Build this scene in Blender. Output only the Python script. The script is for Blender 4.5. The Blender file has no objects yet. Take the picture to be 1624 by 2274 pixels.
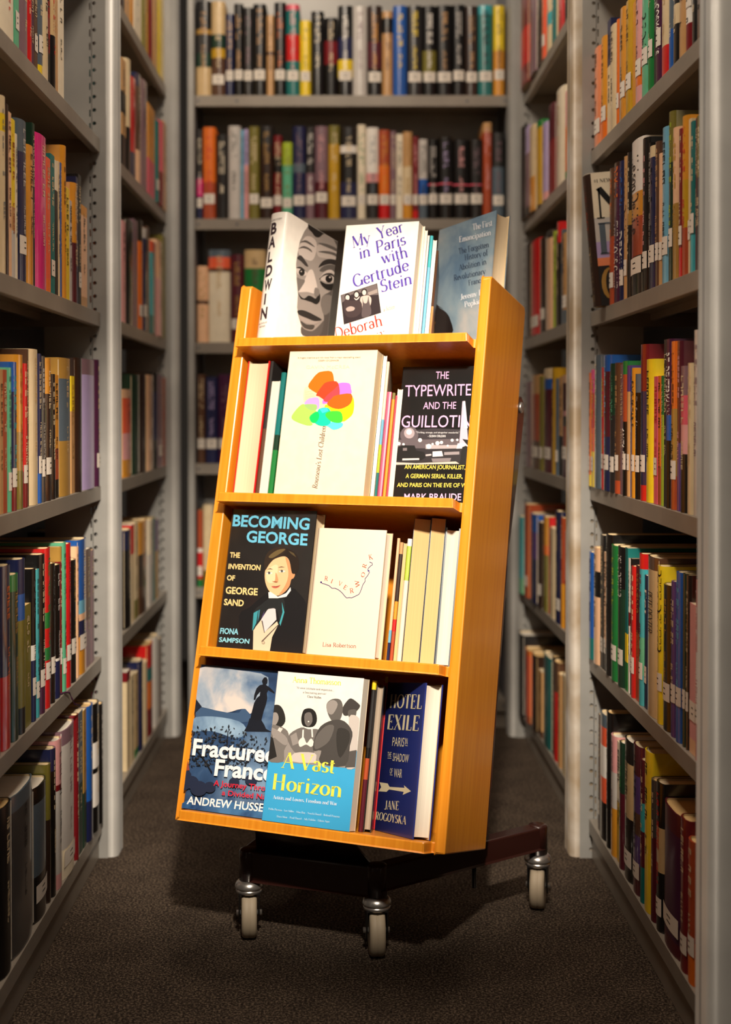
import bpy, math, random
from mathutils import Vector, Matrix
random.seed(7)
R = math.radians
S = bpy.context.scene
COL = S.collection

# ------------------------------------------------------------------ camera, world, lights, exposure
F_PX, VPX, HOR, EYE = 2950.0, 764.0, 915.0, 0.8615
PITCH = R(1.0)
CYP = HOR + F_PX * math.tan(PITCH)
cd = bpy.data.cameras.new('camera'); cam = bpy.data.objects.new('camera', cd); COL.objects.link(cam)
cam.location = (0, 0, EYE); cam.rotation_euler = (R(90) - PITCH, 0, 0)
cd.sensor_fit = 'VERTICAL'; cd.sensor_height = 36.0; cd.sensor_width = 24.0
cd.lens = F_PX * 36.0 / 2274.0
cd.shift_x = (812 - VPX) / 2274.0
cd.shift_y = -(1137 - CYP) / 2274.0
cd.dof.use_dof = True; cd.dof.focus_distance = 2.06; cd.dof.aperture_fstop = 2.6; cd.dof.aperture_blades = 7
cd.clip_start = 0.05
S.camera = cam
S.view_settings.view_transform = 'Standard'; S.view_settings.look = 'None'
S.view_settings.gamma = 1.0; S.view_settings.use_curve_mapping = False
S.view_settings.exposure = 0.0
W_ = bpy.data.worlds.new('room_air'); S.world = W_; W_.use_nodes = True
bg = W_.node_tree.nodes['Background']; bg.inputs[0].default_value = (1.0, 0.82, 0.66, 1); bg.inputs[1].default_value = 0.02

def lamp(name, kind, loc, target, energy, color, **kw):
    d = bpy.data.lights.new(name, kind); d.energy = energy; d.color = color
    for k, v in kw.items(): setattr(d, k, v)
    o = bpy.data.objects.new(name, d); COL.objects.link(o); o.location = loc
    o.rotation_euler = (Vector(target) - Vector(loc)).to_track_quat('-Z', 'Y').to_euler()
    return o
WARM = (1.0, 0.84, 0.67)
lamp('ceiling_lamp', 'AREA', (0.0, 1.45, 2.45), (0.0, 1.45, 0), 23, WARM, shape='RECTANGLE', size=0.35, size_y=1.9)
lamp('aisle_end_lamp', 'AREA', (-0.25, 2.75, 2.5), (0.05, 3.6, 1.3), 10, WARM, shape='RECTANGLE', size=0.3, size_y=0.5)
lamp('added_cart_spot', 'SPOT', (0.06, 0.35, 1.85), (-0.01, 2.10, 0.74), 335, (1.0, 0.88, 0.72), spot_size=R(32), spot_blend=0.6, shadow_soft_size=0.05)  # narrow spot added to brighten the cart alone
lamp('camera_side_lamp', 'AREA', (0.25, -0.5, 1.7), (0.0, 2.6, 0.9), 1.8, WARM, shape='RECTANGLE', size=0.6, size_y=0.6)

# ------------------------------------------------------------------ helpers
def ray(x, y):
    xc = (x - VPX) / F_PX; yc = -(y - CYP) / F_PX
    c, s = math.cos(PITCH), math.sin(PITCH)
    return Vector((xc, c + yc * s, -s + yc * c))
EYEP = Vector((0, 0, EYE))
def hit(x, y, p, n):
    d = ray(x, y); t = (Vector(p) - EYEP).dot(Vector(n)) / d.dot(Vector(n))
    return EYEP + d * t

def lin(c):
    return tuple(((v / 255.0) / 12.92 if v <= 10 else (((v / 255.0) + 0.055) / 1.055) ** 2.4) for v in c) + (1.0,)

PAL = dict(
 cream=(222,200,160), ivory=(235,222,196), white=(238,232,224), pale_grey=(200,194,188), grey=(130,126,122), dark_grey=(66,64,64),
 charcoal=(40,38,38), black=(16,14,14), brown=(88,58,40), dark_brown=(48,30,22), tan=(196,150,98), sand=(206,176,128),
 orange=(228,112,30), rust=(172,74,40), amber=(216,146,40), mustard=(196,152,28), yellow=(238,206,36), olive=(120,112,44),
 lime=(168,190,50), green=(30,120,56), dark_green=(24,54,38), mint=(96,180,140), teal=(20,112,110), turquoise=(60,170,180),
 sky_blue=(110,176,206), blue=(30,88,170), navy=(28,34,74), slate=(86,100,112), purple=(84,56,120), lavender=(178,160,204),
 plum=(70,28,60), magenta=(226,20,130), pink=(226,160,160), rose=(220,90,110), red=(204,26,28), dark_red=(120,20,28),
 maroon=(84,22,36), salmon=(232,140,96), gold=(170,130,60), coral=(236,96,60), peach=(238,190,150), mauve=(130,100,110), raspberry=(186,38,92))
MATS = {}
def nodes_of(m):
    m.use_nodes = True; nt = m.node_tree; return nt, nt.nodes['Principled BSDF']
def mat(name, gloss=0.42, metal=0.0, coat=0.0, rgb=None, var=0.10, vscale=60.0):
    key = (name, gloss, metal, coat)
    if key in MATS: return MATS[key]
    m = bpy.data.materials.new(name); nt, b = nodes_of(m)
    c = lin(rgb or PAL[name])
    tc = nt.nodes.new('ShaderNodeTexCoord'); nz = nt.nodes.new('ShaderNodeTexNoise')
    nz.inputs['Scale'].default_value = vscale; nz.inputs['Detail'].default_value = 2
    nt.links.new(tc.outputs['Object'], nz.inputs['Vector'])
    mx = nt.nodes.new('ShaderNodeMix'); mx.data_type = 'RGBA'
    mx.inputs[6].default_value = tuple(v * (1 - var) for v in c[:3]) + (1,)
    mx.inputs[7].default_value = tuple(min(1, v * (1 + var)) for v in c[:3]) + (1,)
    nt.links.new(nz.outputs['Fac'], mx.inputs[0]); nt.links.new(mx.outputs[2], b.inputs['Base Color'])
    b.inputs['Roughness'].default_value = gloss; b.inputs['Metallic'].default_value = metal
    if coat: b.inputs['Coat Weight'].default_value = coat; b.inputs['Coat Roughness'].default_value = 0.12
    MATS[key] = m; return m
def flat(rgb, gloss=0.45):
    return mat('ink_%d_%d_%d' % tuple(rgb), gloss, rgb=rgb, var=0.02)

def wood_mat():
    m = bpy.data.materials.new('beech_wood'); nt, b = nodes_of(m)
    tc = nt.nodes.new('ShaderNodeTexCoord'); mp = nt.nodes.new('ShaderNodeMapping')
    mp.inputs['Scale'].default_value = (60, 40, 2.2)
    nz = nt.nodes.new('ShaderNodeTexNoise'); nz.inputs['Scale'].default_value = 2.2; nz.inputs['Detail'].default_value = 6; nz.inputs['Distortion'].default_value = 0.6
    rp = nt.nodes.new('ShaderNodeValToRGB')
    rp.color_ramp.elements[0].position = 0.3; rp.color_ramp.elements[0].color = lin((218, 132, 26))
    rp.color_ramp.elements[1].position = 0.72; rp.color_ramp.elements[1].color = lin((234, 152, 40))
    nt.links.new(tc.outputs['Object'], mp.inputs['Vector']); nt.links.new(mp.outputs['Vector'], nz.inputs['Vector'])
    nt.links.new(nz.outputs['Fac'], rp.inputs['Fac']); nt.links.new(rp.outputs['Color'], b.inputs['Base Color'])
    bp = nt.nodes.new('ShaderNodeBump'); bp.inputs['Strength'].default_value = 0.04
    nt.links.new(nz.outputs['Fac'], bp.inputs['Height']); nt.links.new(bp.outputs['Normal'], b.inputs['Normal'])
    b.inputs['Roughness'].default_value = 0.33; b.inputs['Coat Weight'].default_value = 0.25; b.inputs['Coat Roughness'].default_value = 0.2
    return m
def steel_mat(name, rgb, dirt=0.0):
    m = bpy.data.materials.new(name); nt, b = nodes_of(m)
    tc = nt.nodes.new('ShaderNodeTexCoord'); nz = nt.nodes.new('ShaderNodeTexNoise')
    nz.inputs['Scale'].default_value = 9; nz.inputs['Detail'].default_value = 8
    rp = nt.nodes.new('ShaderNodeValToRGB')
    c = lin(rgb); d = lin((140, 122, 98)) if dirt else tuple(v * 0.86 for v in c[:3]) + (1,)
    rp.color_ramp.elements[0].position = 0.40; rp.color_ramp.elements[0].color = d
    rp.color_ramp.elements[1].position = 0.62; rp.color_ramp.elements[1].color = c
    nt.links.new(tc.outputs['Object'], nz.inputs['Vector']); nt.links.new(nz.outputs['Fac'], rp.inputs['Fac'])
    nt.links.new(rp.outputs['Color'], b.inputs['Base Color'])
    b.inputs['Roughness'].default_value = 0.38; b.inputs['Metallic'].default_value = 0.1
    return m
def carpet_mat():
    m = bpy.data.materials.new('flecked_carpet'); nt, b = nodes_of(m)
    tc = nt.nodes.new('ShaderNodeTexCoord')
    n1 = nt.nodes.new('ShaderNodeTexNoise'); n1.inputs['Scale'].default_value = 260; n1.inputs['Detail'].default_value = 5; n1.inputs['Roughness'].default_value = 0.8
    n2 = nt.nodes.new('ShaderNodeTexNoise'); n2.inputs['Scale'].default_value = 14; n2.inputs['Detail'].default_value = 3
    ad = nt.nodes.new('ShaderNodeMath'); ad.operation = 'MULTIPLY_ADD'; ad.inputs[1].default_value = 0.07; 
    rp = nt.nodes.new('ShaderNodeValToRGB')
    e = rp.color_ramp.elements
    e[0].position = 0.40; e[0].color = lin((25, 20, 18)); e[1].position = 0.64; e[1].color = lin((140, 122, 104))
    mid = rp.color_ramp.elements.new(0.54); mid.color = lin((60, 50, 43))
    for n in (n1, n2): nt.links.new(tc.outputs['Object'], n.inputs['Vector'])
    nt.links.new(n2.outputs['Fac'], ad.inputs[0]); nt.links.new(n1.outputs['Fac'], ad.inputs[2])
    nt.links.new(ad.outputs[0], rp.inputs['Fac']); nt.links.new(rp.outputs['Color'], b.inputs['Base Color'])
    bp = nt.nodes.new('ShaderNodeBump'); bp.inputs['Strength'].default_value = 0.9; bp.inputs['Distance'].default_value = 0.004
    nt.links.new(n1.outputs['Fac'], bp.inputs['Height']); nt.links.new(bp.outputs['Normal'], b.inputs['Normal'])
    b.inputs['Roughness'].default_value = 0.95; b.inputs['Specular IOR Level'].default_value = 0.1
    return m
def cloud_mat(name, stops, scale=9.0, gloss=0.35):
    m = bpy.data.materials.new(name); nt, b = nodes_of(m)
    tc = nt.nodes.new('ShaderNodeTexCoord'); nz = nt.nodes.new('ShaderNodeTexNoise')
    nz.inputs['Scale'].default_value = scale; nz.inputs['Detail'].default_value = 6; nz.inputs['Distortion'].default_value = 0.5
    rp = nt.nodes.new('ShaderNodeValToRGB'); e = rp.color_ramp.elements
    e[0].position = stops[0][0]; e[0].color = lin(stops[0][1]); e[1].position = stops[-1][0]; e[1].color = lin(stops[-1][1])
    for p, c in stops[1:-1]:
        q = e.new(p); q.color = lin(c)
    nt.links.new(tc.outputs['Object'], nz.inputs['Vector']); nt.links.new(nz.outputs['Fac'], rp.inputs['Fac'])
    nt.links.new(rp.outputs['Color'], b.inputs['Base Color']); b.inputs['Roughness'].default_value = gloss
    return m
def page_mat(name, rgb, axis):
    m = bpy.data.materials.new(name); nt, b = nodes_of(m)
    tc = nt.nodes.new('ShaderNodeTexCoord'); mp = nt.nodes.new('ShaderNodeMapping'); mp.inputs['Scale'].default_value = (900, 3, 3)
    nz = nt.nodes.new('ShaderNodeTexNoise'); nz.inputs['Scale'].default_value = 1.0; nz.inputs['Detail'].default_value = 3
    mx = nt.nodes.new('ShaderNodeMix'); mx.data_type = 'RGBA'
    c = lin(rgb); mx.inputs[6].default_value = tuple(v * 0.78 for v in c[:3]) + (1,); mx.inputs[7].default_value = c
    nt.links.new(tc.outputs['Object'], mp.inputs['Vector']); nt.links.new(mp.outputs['Vector'], nz.inputs['Vector'])
    nt.links.new(nz.outputs['Fac'], mx.inputs[0]); nt.links.new(mx.outputs[2], b.inputs['Base Color'])
    b.inputs['Roughness'].default_value = 0.8
    return m
WOOD = wood_mat(); STEEL = steel_mat('grey_steel', (162, 160, 156)); STEEL_DIRTY = steel_mat('scuffed_steel', (176, 168, 158), 1)
SHELF_STEEL = steel_mat('shelf_steel', (144, 135, 124)); DARK_STEEL = steel_mat('back_steel', (84, 86, 98))
CARPET = carpet_mat()
PAGES = page_mat('page_edges', (226, 206, 172), 0); PAGES_W = page_mat('white_page_edges', (236, 226, 210), 0); PAGES_Y = page_mat('yellowed_page_edges', (226, 188, 128), 0)
LABEL = mat('white_sticker', 0.6, rgb=(225, 216, 204), var=0.04)

class MB:
    def __init__(s): s.v = []; s.f = []; s.m = []; s.mats = []; s.smooth = []
    def mi(s, m):
        if m not in s.mats: s.mats.append(m)
        return s.mats.index(m)
    def face(s, pts, m, smooth=False):
        i = len(s.v); s.v += [tuple(p) for p in pts]; s.f.append(tuple(range(i, i + len(pts)))); s.m.append(s.mi(m)); s.smooth.append(smooth)
    def grid(s, rows, m, closed=False, smooth=True, cap=False):
        base = len(s.v); n = len(rows[0]); k = s.mi(m)
        for r in rows: s.v += [tuple(p) for p in r]
        for a in range(len(rows) - 1):
            for b in range(n if closed else n - 1):
                c = (b + 1) % n
                s.f.append((base + a * n + b, base + a * n + c, base + (a + 1) * n + c, base + (a + 1) * n + b)); s.m.append(k); s.smooth.append(smooth)
        if cap:
            for a in (0, len(rows) - 1):
                s.f.append(tuple(base + a * n + b for b in range(n))); s.m.append(k); s.smooth.append(False)
    def box(s, x0, x1, y0, y1, z0, z1, m):
        i = len(s.v); k = s.mi(m)
        s.v += [(x0,y0,z0),(x1,y0,z0),(x1,y1,z0),(x0,y1,z0),(x0,y0,z1),(x1,y0,z1),(x1,y1,z1),(x0,y1,z1)]
        for q in ((3,2,1,0),(4,5,6,7),(0,1,5,4),(1,2,6,5),(2,3,7,6),(3,0,4,7)):
            s.f.append(tuple(i + j for j in q)); s.m.append(k); s.smooth.append(False)
    def prism(s, poly, fn, a, b, m, smooth=False):
        """extrude a 2-D polygon from a to b; fn(p, t) -> 3-D point"""
        s.grid([[fn(p, a) for p in poly], [fn(p, b) for p in poly]], m, True, smooth, True)
    def lathe(s, prof, m, n=24, c=(0, 0, 0), axis='Z'):
        rows = []
        for r, z in prof:
            row = []
            for k in range(n):
                t = 2 * math.pi * k / n; p = (r * math.cos(t), r * math.sin(t), z)
                if axis == 'X': p = (p[2], p[0], p[1])
                row.append((p[0] + c[0], p[1] + c[1], p[2] + c[2]))
            rows.append(row)
        s.grid(rows, m, True, True, True)
    def tube(s, pts, r, m, n=8):
        rows = []
        for i, p in enumerate(pts):
            p = Vector(p); d = (Vector(pts[min(i + 1, len(pts) - 1)]) - Vector(pts[max(i - 1, 0)])).normalized()
            a = d.orthogonal().normalized(); b = d.cross(a)
            rows.append([p + r * (math.cos(2 * math.pi * k / n) * a + math.sin(2 * math.pi * k / n) * b) for k in range(n)])
        s.grid(rows, m, True, True, True)
    def build(s, name, parent=None, matrix=None, bevel=0.0, solid=0.0):
        me = bpy.data.meshes.new(name); me.from_pydata(s.v, [], s.f)
        for m in s.mats: me.materials.append(m)
        me.polygons.foreach_set('material_index', s.m); me.polygons.foreach_set('use_smooth', s.smooth); me.update()
        o = bpy.data.objects.new(name, me); COL.objects.link(o)
        if parent is not None: o.parent = parent
        if matrix is not None: o.matrix_basis = matrix
        if solid:
            q = o.modifiers.new('thick', 'SOLIDIFY'); q.thickness = solid; q.offset = 0
        if bevel:
            q = o.modifiers.new('edges', 'BEVEL'); q.width = bevel; q.segments = 2; q.limit_method = 'ANGLE'
        return o
def empty(name, matrix=None):
    o = bpy.data.objects.new(name, None); COL.objects.link(o); o.empty_display_size = 0.02
    if matrix is not None: o.matrix_basis = matrix
    return o
def tag(o, label, cat=None, group=None, kind=None):
    o['label'] = label
    if cat: o['category'] = cat
    if group: o['group'] = group
    if kind: o['kind'] = kind
    return o

# ------------------------------------------------------------------ lettering
def arc(cx, cy, rx, ry, a0, a1, n=14):
    return [(cx + rx * math.cos(R(a0 + (a1 - a0) * i / n)), cy + ry * math.sin(R(a0 + (a1 - a0) * i / n))) for i in range(n + 1)]
# serif alphabet: advance | strokes. L x y x y weight, A cx cy rx ry a0 a1, S x y foot serif, D x y dot
GL = {
'A':'.8|L.08,0,.4,1,t;L.4,1,.73,0,T;L.2,.36,.6,.36,t;S.08,0;S.73,0',
'B':'.72|L.16,0,.16,1,T;L.06,1,.38,1,t;L.06,0,.38,0,t;L.16,.53,.38,.53,t;A.38,.765,.2,.235,90,-90;A.38,.265,.26,.265,90,-90',
'C':'.78|A.43,.5,.35,.5,40,320;L.7,.82,.7,1,t','D':'.84|L.16,0,.16,1,T;L.06,1,.36,1,t;L.06,0,.36,0,t;A.36,.5,.4,.5,90,-90',
'E':'.68|L.16,0,.16,1,T;L.06,1,.58,1,t;L.06,0,.6,0,t;L.16,.53,.44,.53,t;L.58,1,.58,.82,t;L.6,0,.6,.2,t;L.44,.44,.44,.62,t',
'F':'.64|L.16,0,.16,1,T;L.06,1,.56,1,t;L.16,.53,.42,.53,t;L.56,1,.56,.82,t;S.16,0',
'G':'.84|A.43,.5,.35,.5,40,345;L.74,.02,.74,.42,T;S.74,.42','H':'.84|L.16,0,.16,1,T;L.66,0,.66,1,T;L.16,.52,.66,.52,t;S.16,0;S.16,1;S.66,0;S.66,1',
'I':'.36|L.18,0,.18,1,T;S.18,0;S.18,1','J':'.5|L.34,1,.34,.16,T;A.17,.16,.17,.2,0,-140;S.34,1',
'K':'.8|L.16,0,.16,1,T;L.16,.4,.6,1,t;L.3,.58,.68,0,T;S.16,0;S.16,1;S.6,1;S.68,0','L':'.62|L.16,0,.16,1,T;L.06,0,.56,0,t;L.56,0,.56,.22,t;S.16,1',
'M':'.98|L.12,0,.12,1,t;L.12,1,.48,.06,T;L.48,.06,.84,1,t;L.84,0,.84,1,T;S.12,0;S.84,0;S.84,1','N':'.86|L.14,0,.14,1,t;L.14,1,.7,.02,T;L.7,0,.7,1,t;S.14,0;S.7,1',
'O':'.88|A.44,.5,.36,.5,0,360','P':'.68|L.16,0,.16,1,T;L.06,1,.36,1,t;L.16,.46,.36,.46,t;A.36,.73,.24,.27,90,-90;S.16,0',
'R':'.76|L.16,0,.16,1,T;L.06,1,.36,1,t;L.16,.48,.36,.48,t;A.36,.74,.23,.26,90,-90;L.36,.48,.66,0,T;S.16,0;S.66,0',
'S':'.6|A.31,.75,.21,.25,35,270;A.29,.26,.23,.26,90,-140;L.5,.84,.5,1,t;L.08,0,.08,.2,t','T':'.7|L.35,0,.35,1,T;L.04,1,.66,1,t;L.05,1,.05,.82,t;L.65,1,.65,.82,t;S.35,0',
'V':'.78|L.06,1,.4,0,T;L.4,0,.72,1,t;S.06,1;S.72,1','W':'1.1|L.06,1,.34,0,T;L.34,0,.56,1,t;L.54,1,.8,0,T;L.8,0,1.04,1,t;S.06,1;S.54,1;S1.04,1',
'X':'.76|L.1,1,.66,0,T;L.1,0,.64,1,t;S.1,0;S.1,1;S.66,0;S.64,1','Y':'.74|L.06,1,.37,.45,T;L.68,1,.37,.45,t;L.37,0,.37,.45,T;S.37,0;S.06,1;S.68,1','U':'.8|L.15,1,.15,.3,T;A.4,.3,.25,.3,180,360;L.65,.3,.65,1,t;S.15,1;S.65,1',
'a':'.54|A.25,.42,.17,.2,160,0;L.42,.42,.42,.04,T;A.24,.17,.18,.17,0,360','b':'.58|L.12,0,.12,1.04,T;A.31,.31,.21,.31,0,360','c':'.5|A.28,.31,.22,.31,45,320',
'd':'.6|L.46,0,.46,1.04,T;A.27,.31,.2,.31,0,360;S.46,0','e':'.54|A.28,.31,.22,.31,0,320;L.07,.32,.5,.32,t','f':'.38|L.16,0,.16,.86,T;A.32,.86,.16,.18,180,50;L.03,.62,.34,.62,t;S.16,0',
'g':'.54|A.26,.4,.19,.22,0,360;A.27,-.1,.22,.17,0,360','h':'.62|L.12,0,.12,1.04,T;A.31,.38,.2,.24,165,0;L.51,.38,.51,0,T;S.12,0;S.51,0','i':'.28|L.14,0,.14,.62,T;D.14,.86;S.14,0',
'j':'.28|L.16,.62,.16,-.2,T;D.16,.86','k':'.58|L.12,0,.12,1.04,T;L.14,.26,.46,.62,t;L.24,.38,.52,0,T;S.12,0','l':'.28|L.14,0,.14,1.04,T;S.14,0',
'm':'.94|L.12,0,.12,.62,T;A.29,.38,.18,.24,165,0;L.47,.38,.47,0,T;A.65,.38,.18,.24,165,0;L.83,.38,.83,0,T;S.12,0;S.47,0;S.83,0','n':'.62|L.12,0,.12,.62,T;A.31,.38,.2,.24,165,0;L.51,.38,.51,0,T;S.12,0;S.51,0',
'o':'.58|A.29,.31,.23,.31,0,360','p':'.6|L.12,-.32,.12,.62,T;A.31,.31,.22,.31,0,360;S.12,-.32','r':'.42|L.12,0,.12,.62,T;A.3,.42,.18,.2,170,60;S.12,0',
's':'.44|A.22,.46,.15,.16,30,270;A.21,.155,.17,.155,90,-150','t':'.36|L.15,.1,.15,.8,T;A.26,.12,.11,.12,180,300;L.03,.62,.32,.62,t','u':'.62|L.12,.62,.12,.24,T;A.3,.24,.18,.24,180,330;L.5,0,.5,.62,T',
'v':'.54|L.04,.62,.27,0,T;L.27,0,.5,.62,t;S.04,.62;S.5,.62','w':'.8|L.04,.62,.22,0,T;L.22,0,.4,.62,t;L.38,.62,.56,0,T;L.56,0,.76,.62,t;S.04,.62;S.76,.62','x':'.54|L.05,.62,.48,0,T;L.06,0,.47,.62,t',
'y':'.54|L.04,.62,.27,0,T;L.5,.62,.18,-.3,t;S.04,.62;S.5,.62','z':'.5|L.06,.62,.44,.62,t;L.44,.62,.06,0,T;L.06,0,.46,0,t',
' ':'.3|','.':'.26|D.12,.03',',':'.26|D.12,.02',"'":'.2|L.1,1,.1,.8,T','-':'.4|L.05,.32,.35,.32,t','#':'.6|L.2,0,.25,1,t;L.4,0,.45,1,t;L.05,.35,.6,.35,t;L.05,.65,.6,.65,t','1':'.4|L.2,0,.2,1,T;S.2,0'}
def strip(pts, wf):
    out = []
    for i, p in enumerate(pts):
        a = pts[max(i - 1, 0)]; b = pts[min(i + 1, len(pts) - 1)]
        dx, dy = b[0] - a[0], b[1] - a[1]; l = math.hypot(dx, dy) or 1; w = wf(dx / l, dy / l) / 2
        out.append(((p[0] - dy / l * w, p[1] + dx / l * w), (p[0] + dy / l * w, p[1] - dx / l * w)))
    return [[out[i][0], out[i + 1][0], out[i + 1][1], out[i][1]] for i in range(len(out) - 1)]
def serif(body, T=0.13, t=0.04, track=0.04):
    polys = []; x = 0
    for ch in body:
        adv, st = GL.get(ch, GL['-']).split('|')
        for s in filter(None, st.split(';')):
            k = s[0]; q = s[1:].split(',')
            if k == 'L':
                w = T if q[4] == 'T' else t; pts = [(float(q[0]), float(q[1])), (float(q[2]), float(q[3]))]; new = strip(pts, lambda a, b: w)
            elif k == 'A':
                new = strip(arc(*map(float, q)), lambda a, b: t + (T - t) * abs(b) ** 1.6)
            elif k == 'S':
                a, b = float(q[0]), float(q[1]); new = [[(a - .1, b - t * .4), (a + .1, b - t * .4), (a + .1, b + t * .4), (a - .1, b + t * .4)]]
            else:
                a, b = float(q[0]), float(q[1]); new = [arc(a, b, .07, .07, 0, 330, 8)]
            polys += [[(p[0] + x, p[1]) for p in poly] for poly in new]
        x += float(adv) + track
    return polys, x - track
SANS = {}
def sans(body, bold=0.0):
    key = (body, bold)
    if key in SANS: return SANS[key]
    cu = bpy.data.curves.new('lettering', 'FONT'); cu.body = body; cu.size = 1.0; cu.resolution_u = 3; cu.offset = bold; cu.fill_mode = 'FRONT'
    o = bpy.data.objects.new('lettering', cu); COL.objects.link(o)
    dg = bpy.context.evaluated_depsgraph_get(); me = o.evaluated_get(dg).to_mesh()
    vs = [v.co.copy() for v in me.vertices]; polys = [[(vs[i].x, vs[i].y) for i in p.vertices] for p in me.polygons]
    o.evaluated_get(dg).to_mesh_clear(); bpy.data.objects.remove(o); bpy.data.curves.remove(cu)
    if not polys: return [], 1
    xs = [p[0] for q in polys for p in q]; x0 = min(xs); cap = SANS.get('cap')
    if cap is None:
        SANS['cap'] = 0.71; cap = 0.71
    polys = [[((p[0] - x0) / cap, p[1] / cap) for p in q] for q in polys]
    SANS[key] = (polys, (max(xs) - x0) / cap); return SANS[key]
def smooth_poly(pts, n=3):
    out = []; m = len(pts)
    for i in range(m):
        p0, p1, p2, p3 = (pts[(i + k) % m] for k in (-1, 0, 1, 2))
        for j in range(n):
            u = j / n
            out.append(tuple(0.5 * ((2 * p1[c]) + (-p0[c] + p2[c]) * u + (2 * p0[c] - 5 * p1[c] + 4 * p2[c] - p3[c]) * u * u + (-p0[c] + 3 * p1[c] - 3 * p2[c] + p3[c]) * u ** 3) for c in (0, 1)))
    return out

# ------------------------------------------------------------------ the room: carpet
b = MB(); b.face([(-1.6, -1.2, 0), (1.6, -1.2, 0), (1.6, 4.6, 0), (-1.6, 4.6, 0)], CARPET)
tag(b.build('floor'), 'dark brown flecked carpet floor of the aisle', kind='structure')

# ------------------------------------------------------------------ steel bookcases
XL, XR = -0.467, 0.473
SHELF_L = [1.714, 1.384, 1.052, 0.720, 0.391, 0.077]
SHELF_R = [1.696, 1.360, 1.052, 0.720, 0.391, 0.077]
SHELF_B = [1.716, 1.384, 1.050, 0.722, 0.386, 0.077]
PITCH_H = 0.0254
def shelf_board(parent, sg, xlip, y0, y1, z, depth=0.235, lip=0.027):
    """a folded steel shelf: flat top, front lip with a small return, side flanges; sg = -1 on the left of the aisle, 1 on the right"""
    b = MB(); X = lambda d: xlip + sg * d
    def bx(d0, d1, ya, yb, z0, z1):
        a, c = sorted((X(d0), X(d1))); b.box(a, c, ya, yb, z0, z1, SHELF_STEEL)
    bx(0.0015, depth, y0, y1, z - 0.0016, z)
    bx(0, 0.0016, y0, y1, z - lip, z)
    bx(0.0016, 0.014, y0, y1, z - lip, z - lip + 0.0014)
    bx(0.012, depth, y0, y0 + 0.0016, z - lip, z - 0.0016); bx(0.012, depth, y1 - 0.0016, y1, z - lip, z - 0.0016)
    bx(depth * 0.48, depth * 0.52, y0 + 0.002, y1 - 0.002, z - 0.016, z - 0.0016)
    return b.build('shelf', parent, bevel=0.0012)
def upright(parent, sg, xf, y, top, hx=0.0215, sx=0.030, hole=True):
    """perforated end plate facing along the aisle: a column of round holes and a column of slots"""
    b = MB(); X = lambda d: xf + sg * d
    n = int(top / PITCH_H); w = 0.119
    def q(d0, d1, z0, z1): b.face([(X(d0), y, z0), (X(d1), y, z0), (X(d1), y, z1), (X(d0), y, z1)], STEEL)
    q(0, hx - 0.0055, 0, top); q(hx + 0.0055 if True else 0, sx - 0.004, 0, top); q(sx + 0.004, w, 0, top)
    for k in range(n):
        z0 = k * PITCH_H; z1 = z0 + PITCH_H; zc = (z0 + z1) / 2 + 0.004
        for s in (-1, 1):
            ring = [(X(hx + s * 0.0037 * math.sin(R(t))), y, zc + 0.0037 * math.cos(R(t))) for t in range(0, 181, 30)]
            b.face([(X(hx), y, z1), ring[0]] and [(X(hx), y, z1)] + ring + [(X(hx), y, z0), (X(hx + s * 0.0055), y, z0), (X(hx + s * 0.0055), y, z1)], STEEL)
        q(sx - 0.004, sx - 0.0013, z0, z1); q(sx + 0.0013, sx + 0.004, z0, z1)
        q(sx - 0.0013, sx + 0.0013, z0, z0 + 0.004); q(sx - 0.0013, sx + 0.0013, z1 - 0.008, z1)
    q(0, w, n * PITCH_H, top) if top > n * PITCH_H else None
    return b.build('perforated_upright', parent, solid=0.0014)
def post(parent, sg, xf, y0, y1, top, m=None):
    b = MB(); r = 0.014; X = lambda d: xf + sg * d; D = 0.040 if sg < 0 else 0.056
    prof = [(r - r * math.cos(R(t)), r - r * math.sin(R(t))) for t in range(0, 91, 15)]
    poly = [(D, 0)] + [(p[0], p[1]) for p in reversed(prof)] + [(a, (y1 - y0) - c) for a, c in prof] + [(D, y1 - y0)]
    b.grid([[(X(p[0]), y0 + p[1], z) for p in poly] for z in (0, top)], m or STEEL, True, True, True)
    # split seam down the middle where two posts meet
    b.box(min(X(-0.0006), X(0.0008)), max(X(-0.0006), X(0.0008)), (y0 + y1) / 2 - 0.0008, (y0 + y1) / 2 + 0.0008, 0, top, DARK_STEEL)
    return b.build('post', parent)
TOP = 2.16
def side_case(sg, xlip, y0, y1, zs, label, posts, ups, base_y=None):
    e = empty('bookcase', Matrix.Translation((xlip, (y0 + y1) / 2, 0)))
    tag(e, label, 'bookcase', 'grey steel library bookcases')
    inv = Matrix.Translation((-xlip, -(y0 + y1) / 2, 0))
    def fix(o): o.matrix_basis = inv @ o.matrix_basis
    for z in zs: fix(shelf_board(e, sg, xlip, y0, y1, z))
    for (ya, yb, m) in posts: fix(post(e, sg, sg * 0.438 , ya, yb, TOP, m))
    for y in ups: fix(upright(e, sg, sg * 0.456 , y, TOP))
    b = MB(); a, c = sorted((xlip + sg * 0.006, xlip + sg * 0.012)); b.box(a, c, y0, y1, 0.001, 0.050, SHELF_STEEL); fix(b.build('kick_plate', e))
    b = MB(); a, c = sorted((xlip + sg * 0.237, xlip + sg * 0.239)); b.box(a, c, y0, y1, 0.001, TOP, DARK_STEEL); fix(b.build('back_panel', e))
    return e
side_case(-1, XL, 1.658, 2.549, SHELF_L, 'grey steel bookcase standing along the left edge, nearest on that side of the aisle', [(1.584, 1.655, STEEL), (2.556, 2.630, STEEL)], [2.552])
side_case(-1, XL, 2.634, 3.500, SHELF_L, 'grey steel bookcase on the left side of the aisle, beyond the first post', [(3.508, 3.575, STEEL)], [3.503])
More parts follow.
